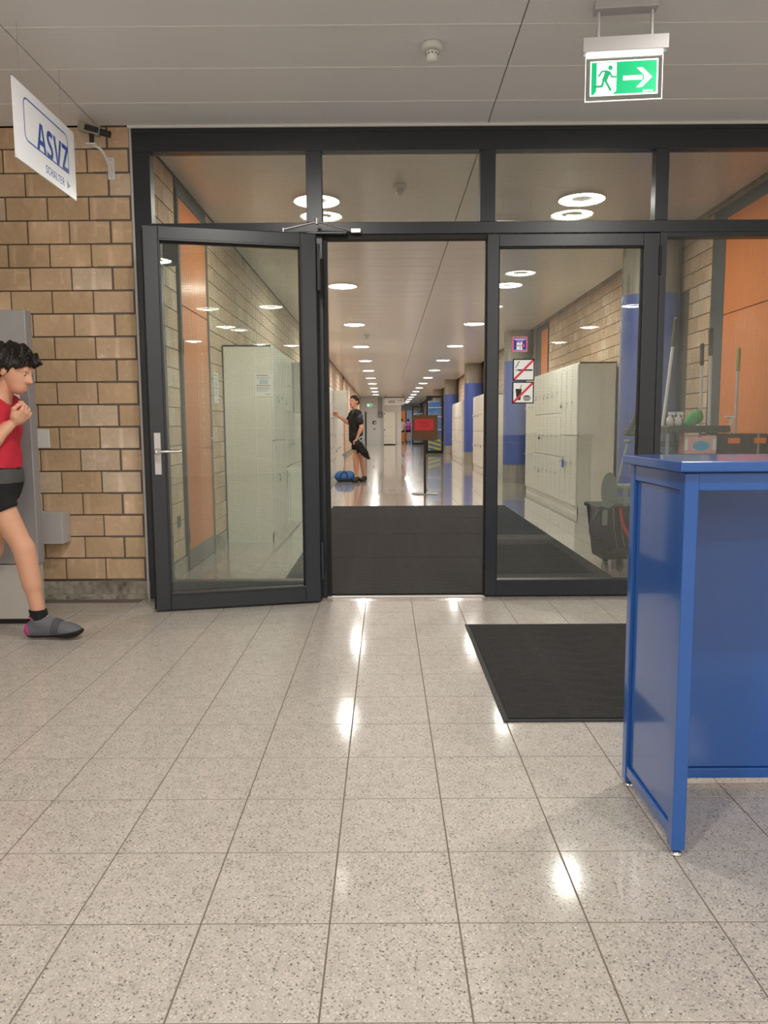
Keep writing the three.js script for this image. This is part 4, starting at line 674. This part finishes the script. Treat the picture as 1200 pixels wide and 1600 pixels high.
  // clothes: the body's own field, let out a little and cut at the hems
  const wr = (x, y, z, amp) => amp * (Math.sin(y * 38 + x * 17) * Math.sin(x * 23 - z * 31 + y * 9));
  const sl = P.sleeve, armCut = arms.map((a, i) => { const q = 'LR'[i]; return cone(J['sh' + q], lerp3(J['sh' + q], J['el' + q], sl), s(.057), s(.055)); });
  const shirtCore = (x, y, z) => { let d = torso(x, y, z); if (sl > 0) for (const a of armCut) d = smin(d, a(x, y, z), .04); return d; };
  const shirtF = (x, y, z) => Math.max(shirtCore(x, y, z) - (P.shirtEase || .012) - wr(x, y, z, .005), P.hem - y, -(cone(lerp3(J.neck, J.head, -.05), J.head, s(.062), s(.075))(x, y, z)), y - (J.neck[1] + .035));
  part('shirt', netMesh(shirtF, lo, hi, cell), P.shirt, root);
  const legCut = legs.map((l, i) => { const q = 'LR'[i]; return cone(J['hip' + q], lerp3(J['hip' + q], J['kn' + q], P.shortLen), s(.1), s(P.shortR || .082)); });
  const shortsF = (x, y, z) => { let d = smin(blend(legCut, .03)(x, y, z), Math.min(torso(x, y, z) - .006, cone(off(J.pelvis, -.06), off(J.pelvis, .06), s(.112), s(.112))(x, y, z)), .05); d -= .004 + wr(x, y, z, .004); d = Math.max(d, y - P.waist); for (const q of 'LR') { const a = J['hip' + q], b = J['kn' + q], u = V(b[0] - a[0], b[1] - a[1], b[2] - a[2]), L = u.length(), c = lerp3(a, b, P.shortLen); u.divideScalar(L); const along = (x - c[0]) * u.x + (y - c[1]) * u.y + (z - c[2]) * u.z, lat = Math.hypot(x - c[0] - along * u.x, y - c[1] - along * u.y, z - c[2] - along * u.z); if (lat < .13) d = Math.max(d, along); } return d; };
  part('shorts', netMesh(shortsF, lo, hi, cell), P.shorts, root);
  if (P.band) { const [y0, y1, m] = P.band; part('waistband', netMesh((x, y, z) => Math.max(smin(torso(x, y, z), blend(legF, .03)(x, y, z), .05) - .0155, y0 - y + (x - J.pelvis[0]) * (P.bandTilt || 0), y - y1 - (x - J.pelvis[0]) * (P.bandTilt || 0)), lo, hi, cell), m, root); }
  // shoes and socks
  for (const q of 'LR') {
    const a = J['an' + q], t = J['to' + q], d = V(t[0] - a[0], t[1] - a[1], t[2] - a[2]), up = V(0, 1, 0); d.normalize(); const fwd = P.footDir ? V(...P.footDir[q]) : V(d.x, 0, d.z).normalize(); const L = P.foot || .28;
    const bz = basis(P.footUp ? P.footUp[q] : [0, 1, 0], fwd.toArray()); const ctr = V(...a); const m = bz.setPosition(ctr.x, ctr.y, ctr.z);   // local: y up, z forward, ankle at origin
    const ah = P.ankleH || .1, up0 = blend([cone([0, -ah + .042, -.05], [0, -ah + .036, L - .11], .037, .034), cone([0, -ah + .06, -.03], [0, -.02, -.012], .036, .04), cone([0, -.022, .012], [0, -ah + .046, L * .5], .04, .034), egg([0, -ah + .036, L - .1], [.044, .03, .06])], .03);
    const upper = (x, y, z) => Math.max(up0(x, y, z), -y - ah + .014, y - .008 + Math.abs(z - .01) * .0), sole = (x, y, z) => Math.max(up0(x, y, z) - .004, y + ah - .018 - Math.max(0, z - .08) * .16, -ah + .0 - y);
    const shoe = part('shoe', netMesh(upper, [-.07, -ah - .01, -.11], [.07, .04, L], P.shoeCell || .005).applyMatrix4(m), P.shoe, root);
    part('sole', netMesh(sole, [-.07, -ah - .012, -.11], [.07, .02, L], P.shoeCell || .005).applyMatrix4(m), P.sole, shoe);
    if (P.heel) part('heel_patch', netMesh((x, y, z) => Math.max(up0(x, y, z) - .003, -y - ah + .02, y + .02 + z * .9, z + .035 + (y + ah) * .3), [-.07, -ah - .01, -.11], [.07, .04, .1], P.shoeCell || .005).applyMatrix4(m), P.heel, shoe);
    if (P.trim) { const rim = []; for (let i = 0; i <= 20; i++) { const w = i / 20 * Math.PI * 2; rim.push([Math.sin(w) * .037, -.004 + .012 * Math.cos(w) * -1, Math.cos(w) * .048 - .004]); } part('collar_trim', tube(rim, .0065, 40, 7).applyMatrix4(m), P.trim, shoe); part('strap', netMesh((x, y, z) => Math.max(up0(x, y, z) - .006, -y - ah + .03, Math.abs(z - .085 - (y + ah) * .2) - .02), [-.07, -ah - .01, 0], [.07, .04, .2], .005).applyMatrix4(m), P.strap, shoe); }
    if (P.sock) part('sock', netMesh((x, y, z) => Math.max(cone(a, J['kn' + q], .045, .06)(x, y, z), y - a[1] - .045, a[1] - .05 - y), [a[0] - .1, a[1] - .07, a[2] - .1], [a[0] + .1, a[1] + .1, a[2] + .1], .006), P.sock, root);
  }
  return root;
}
function blendGeo(k, hm) { return [rod([0, -.043 * k, .098 * k], [.024 * k, -.05 * k, .086 * k], .0065 * k, .004 * k, 8), rod([0, -.043 * k, .098 * k], [-.024 * k, -.05 * k, .086 * k], .0065 * k, .004 * k, 8)].map(g => g.applyMatrix4(hm)); }
const skinTone = S({ color: 0xd49a7c, roughness: .55 }), skinPale = S({ color: 0xd6a184, roughness: .55 }), blackCloth = S({ color: 0x131314, roughness: .85 }), hairDark = S({ color: 0x17110d, roughness: .5 });
{ // the runner crossing at the left edge, walking to the right
  const o = thing('person', 'person in red shirt and black shorts striding in at the left edge', 'person', [-2.1, 0, -4.17]);
  makePerson(o, {
    thin: .95, cell: .0105, skin: skinPale, hair: hairDark, shirt: S({ color: 0xc9283c, roughness: .8 }), shorts: blackCloth, shoe: S({ color: 0x62636a, roughness: .7 }), sole: S({ color: 0x141416, roughness: .6 }), heel: S({ color: 0xc03f86, roughness: .6 }), trim: S({ color: 0xc8508e, roughness: .6 }), strap: S({ color: 0x4b4c52, roughness: .8 }), sock: blackCloth,
    J: { pelvis: [-.035, .86, 0], chest: [-.035, 1.16, 0], shL: [-.02, 1.275, -.155], shR: [-.01, 1.265, .155], elL: [-.2, 1.05, -.2], wrL: [-.32, .86, -.16], elR: [.015, 1.02, .215], wrR: [.125, 1.175, .1], hipL: [-.06, .86, -.085], hipR: [-.03, .85, .085], knL: [-.12, .47, -.085], anL: [-.42, .27, -.08], toL: [-.36, .12, -.08], knR: [.135, .5, .07], anR: [.195, .118, .06], toR: [.36, .05, .06], neck: [.03, 1.33, 0], head: [.104, 1.455, 0], look: [.93, -.34, .1] },
    hands: { R: [[.75, .6, -.2], [-.6, .55, -.55], [.75, .85, .9, 1]], L: [[-.5, -.85, .1], [.8, -.2, .5], [.45, .5, .55, .6]] }, sleeve: .12, hem: .93, shortLen: .42, waist: .95, shortR: .088, band: [.865, .945, S({ color: 0x50504f, roughness: .9 })], bandTilt: -.1,
    footDir: { R: [1, 0, .05], L: [.55, -.83, 0] }, footUp: { R: [-.03, 1, 0], L: [.83, .55, 0] }, ankleH: .112, foot: .272,
    mess: .005, fringe: [egg([0, .066, .062], [.07, .044, .06]), egg([.05, .025, -.06], [.055, .09, .07]), egg([-.05, .025, -.06], [.055, .09, .07]), egg([0, .1, .0], [.06, .05, .08])], hairCut: (x, y, z) => Math.max(z * .9 - y * 1.1 - .012 + .008 * Math.sin(x * 130) + .006 * Math.sin(x * 310 + 1), -.085 - y + .01 * Math.sin(x * 200)),
  });
}
{ // the man at the lockers
  const o = thing('person', 'man in black sports shirt and shorts standing at an open locker', 'person', [-.63, 0, -16.25]);
  makePerson(o, {
    cell: .012, headCell: .005, k: 1.06, handSize: 1.06, skin: skinTone, hair: hairDark, moustache: true, shirt: S({ color: 0x17171a, roughness: .75 }), shorts: S({ color: 0x0f0f11, roughness: .85 }), shoe: S({ color: 0x131315, roughness: .6 }), sole: S({ color: 0x1c1c1e, roughness: .6 }),
    J: { pelvis: [.0, .92, 0], chest: [.0, 1.25, 0], shL: [.05, 1.42, .185], shR: [-.06, 1.42, -.18], elL: [.13, 1.14, .24], wrL: [.03, .9, .24], elR: [-.17, 1.24, -.12], wrR: [-.37, 1.38, -.03], hipL: [.03, .9, .095], hipR: [-.02, .9, -.095], knL: [-.005, .5, .1], anL: [.03, .1, .1], toL: [-.02, .04, .24], knR: [.11, .5, -.09], anR: [.17, .1, -.09], toR: [.11, .04, .05], neck: [-.005, 1.49, 0], head: [-.035, 1.665, .01], look: [-.62, -.04, .78] },
    hands: { L: [[-.15, -1, 0], [-.4, 0, -.9], [.75, .8, .85, .9]], R: [[-.75, .5, .1], [-.1, -.3, .9], [.45, .5, .55, .6]] }, sleeve: .62, hem: .78, shirtEase: .02, shortLen: .58, waist: .97, shortR: .1, ankleH: .1, foot: .29, footDir: { L: [-.3, 0, .95], R: [-.35, 0, .93] },
  });
  for (const c of o.children) if (c.name === 'shirt') part('shoulder_panel', netMesh((x, y, z) => Math.max(cone([-.02, 1.46, .08], [.09, 1.36, .21], .07, .072)(x, y, z), -(z - .05)), [-.2, 1.2, 0], [.25, 1.6, .35], .012), S({ color: 0x4a4c52, roughness: .8 }), c, 'grey shoulder panel');
}
{ // what he carries, and the bag on the floor
  const b = thing('sports_jacket', 'black folded jacket hanging from the man\'s hand', 'jacket', [-.6, .82, -16.0]);
  { const core = blend([cone([.0, .03, 0], [.04, -.06, 0], .035, .075), cone([.04, -.06, 0], [.15, -.2, 0], .085, .08), cone([.15, -.2, 0], [.27, -.37, 0], .07, .012), cone([.06, -.05, 0], [.02, -.2, 0], .05, .02)], .04);
    part('cloth', netMesh((x, y, z) => core(x, y, z * 1.7) + .008 * Math.sin(x * 60 + y * 38) + .004 * Math.sin(y * 90 - x * 40 + z * 50), [-.15, -.5, -.12], [.45, .15, .12], .009), blackCloth, b); }
  const p = thing('pouch', 'small grey pouch in the man\'s hand', 'pouch', [-.5, .9, -16.0]); part('pouch', rb(-.06, .06, -.05, .05, -.03, .03, .015, 3).rotateZ(.5), S({ color: 0x9ba2ac, roughness: .5 }), p); part('badge', ball(-.01, 0, .03, .024, 1, 1, .3), M.plastic, p);
  const g = thing('gym_bag', 'blue gym bag lying on the floor at the man\'s feet', 'bag', [-.875, 0, -16.22]); g.scale.setScalar(.9); const blue = S({ color: 0x3d6ea8, roughness: .7 });
  part('bag', netMesh((x, y, z) => Math.max(blend([egg([-.09, .12, 0], [.14, .13, .12]), egg([.1, .12, 0], [.14, .135, .12]), egg([0, .09, 0], [.2, .1, .13])], .05)(x, y, z) + .004 * Math.sin(x * 50) * Math.sin(y * 40), -y), [-.3, -.02, -.2], [.3, .32, .2], .01), blue, g);
  part('bottom_panel', rb(-.17, .2, 0, .05, -.11, .118, .02, 2), M.plastic, g); part('strap', [tube([[-.1, .1, .13], [-.06, .2, .12], [0, .24, .05], [.03, .22, 0]], .012, 20, 6), tube([[.08, .08, .135], [.05, .2, .12], [0, .25, .03]], .012, 20, 6), tube([[-.2, .06, .06], [-.1, .08, .135], [.1, .06, .14], [.22, .05, .06]], .009, 24, 6)], M.navy, g);
}
{ // two people in the far passage
  const J = { pelvis: [0, .92, 0], chest: [0, 1.2, 0], shL: [-.17, 1.38, 0], shR: [.17, 1.38, 0], elL: [-.23, 1.12, 0], wrL: [-.2, .9, -.05], elR: [.23, 1.12, 0], wrR: [.2, .9, -.05], hipL: [-.09, .9, 0], hipR: [.09, .9, 0], knL: [-.09, .5, -.06], anL: [-.09, .12, 0], toL: [-.09, .05, -.15], knR: [.09, .52, .0], anR: [.09, .12, .08], toR: [.09, .05, -.06], neck: [0, 1.44, 0], head: [0, 1.58, -.01], look: [0, 0, -1] };
  const far = { thin: .92, cell: .016, headCell: .008, shoeCell: .009, skin: skinPale, hair: hairDark, shoe: S({ color: 0x232327, roughness: .7 }), sole: S({ color: 0x2a2a2c, roughness: .6 }), hands: {}, sleeve: 0, hem: .84, shortLen: .35, waist: .93, J };
  const a = thing('person', 'distant person in purple top and black shorts walking away', 'person', [1.6, 0, -54.6]); makePerson(a, { ...far, shirt: S({ color: 0x9c3a9a, roughness: .8 }), shorts: blackCloth });
  const b = thing('person', 'distant person in pale top half hidden by the far white wall', 'person', [1.09, 0, -52.6]); makePerson(b, { ...far, shirt: S({ color: 0xd8d8d6, roughness: .8 }), shorts: blackCloth });
}
scene.traverse(o => { if (o.isMesh) { o.castShadow = true; o.receiveShadow = true; } });
renderer.render(scene, camera);
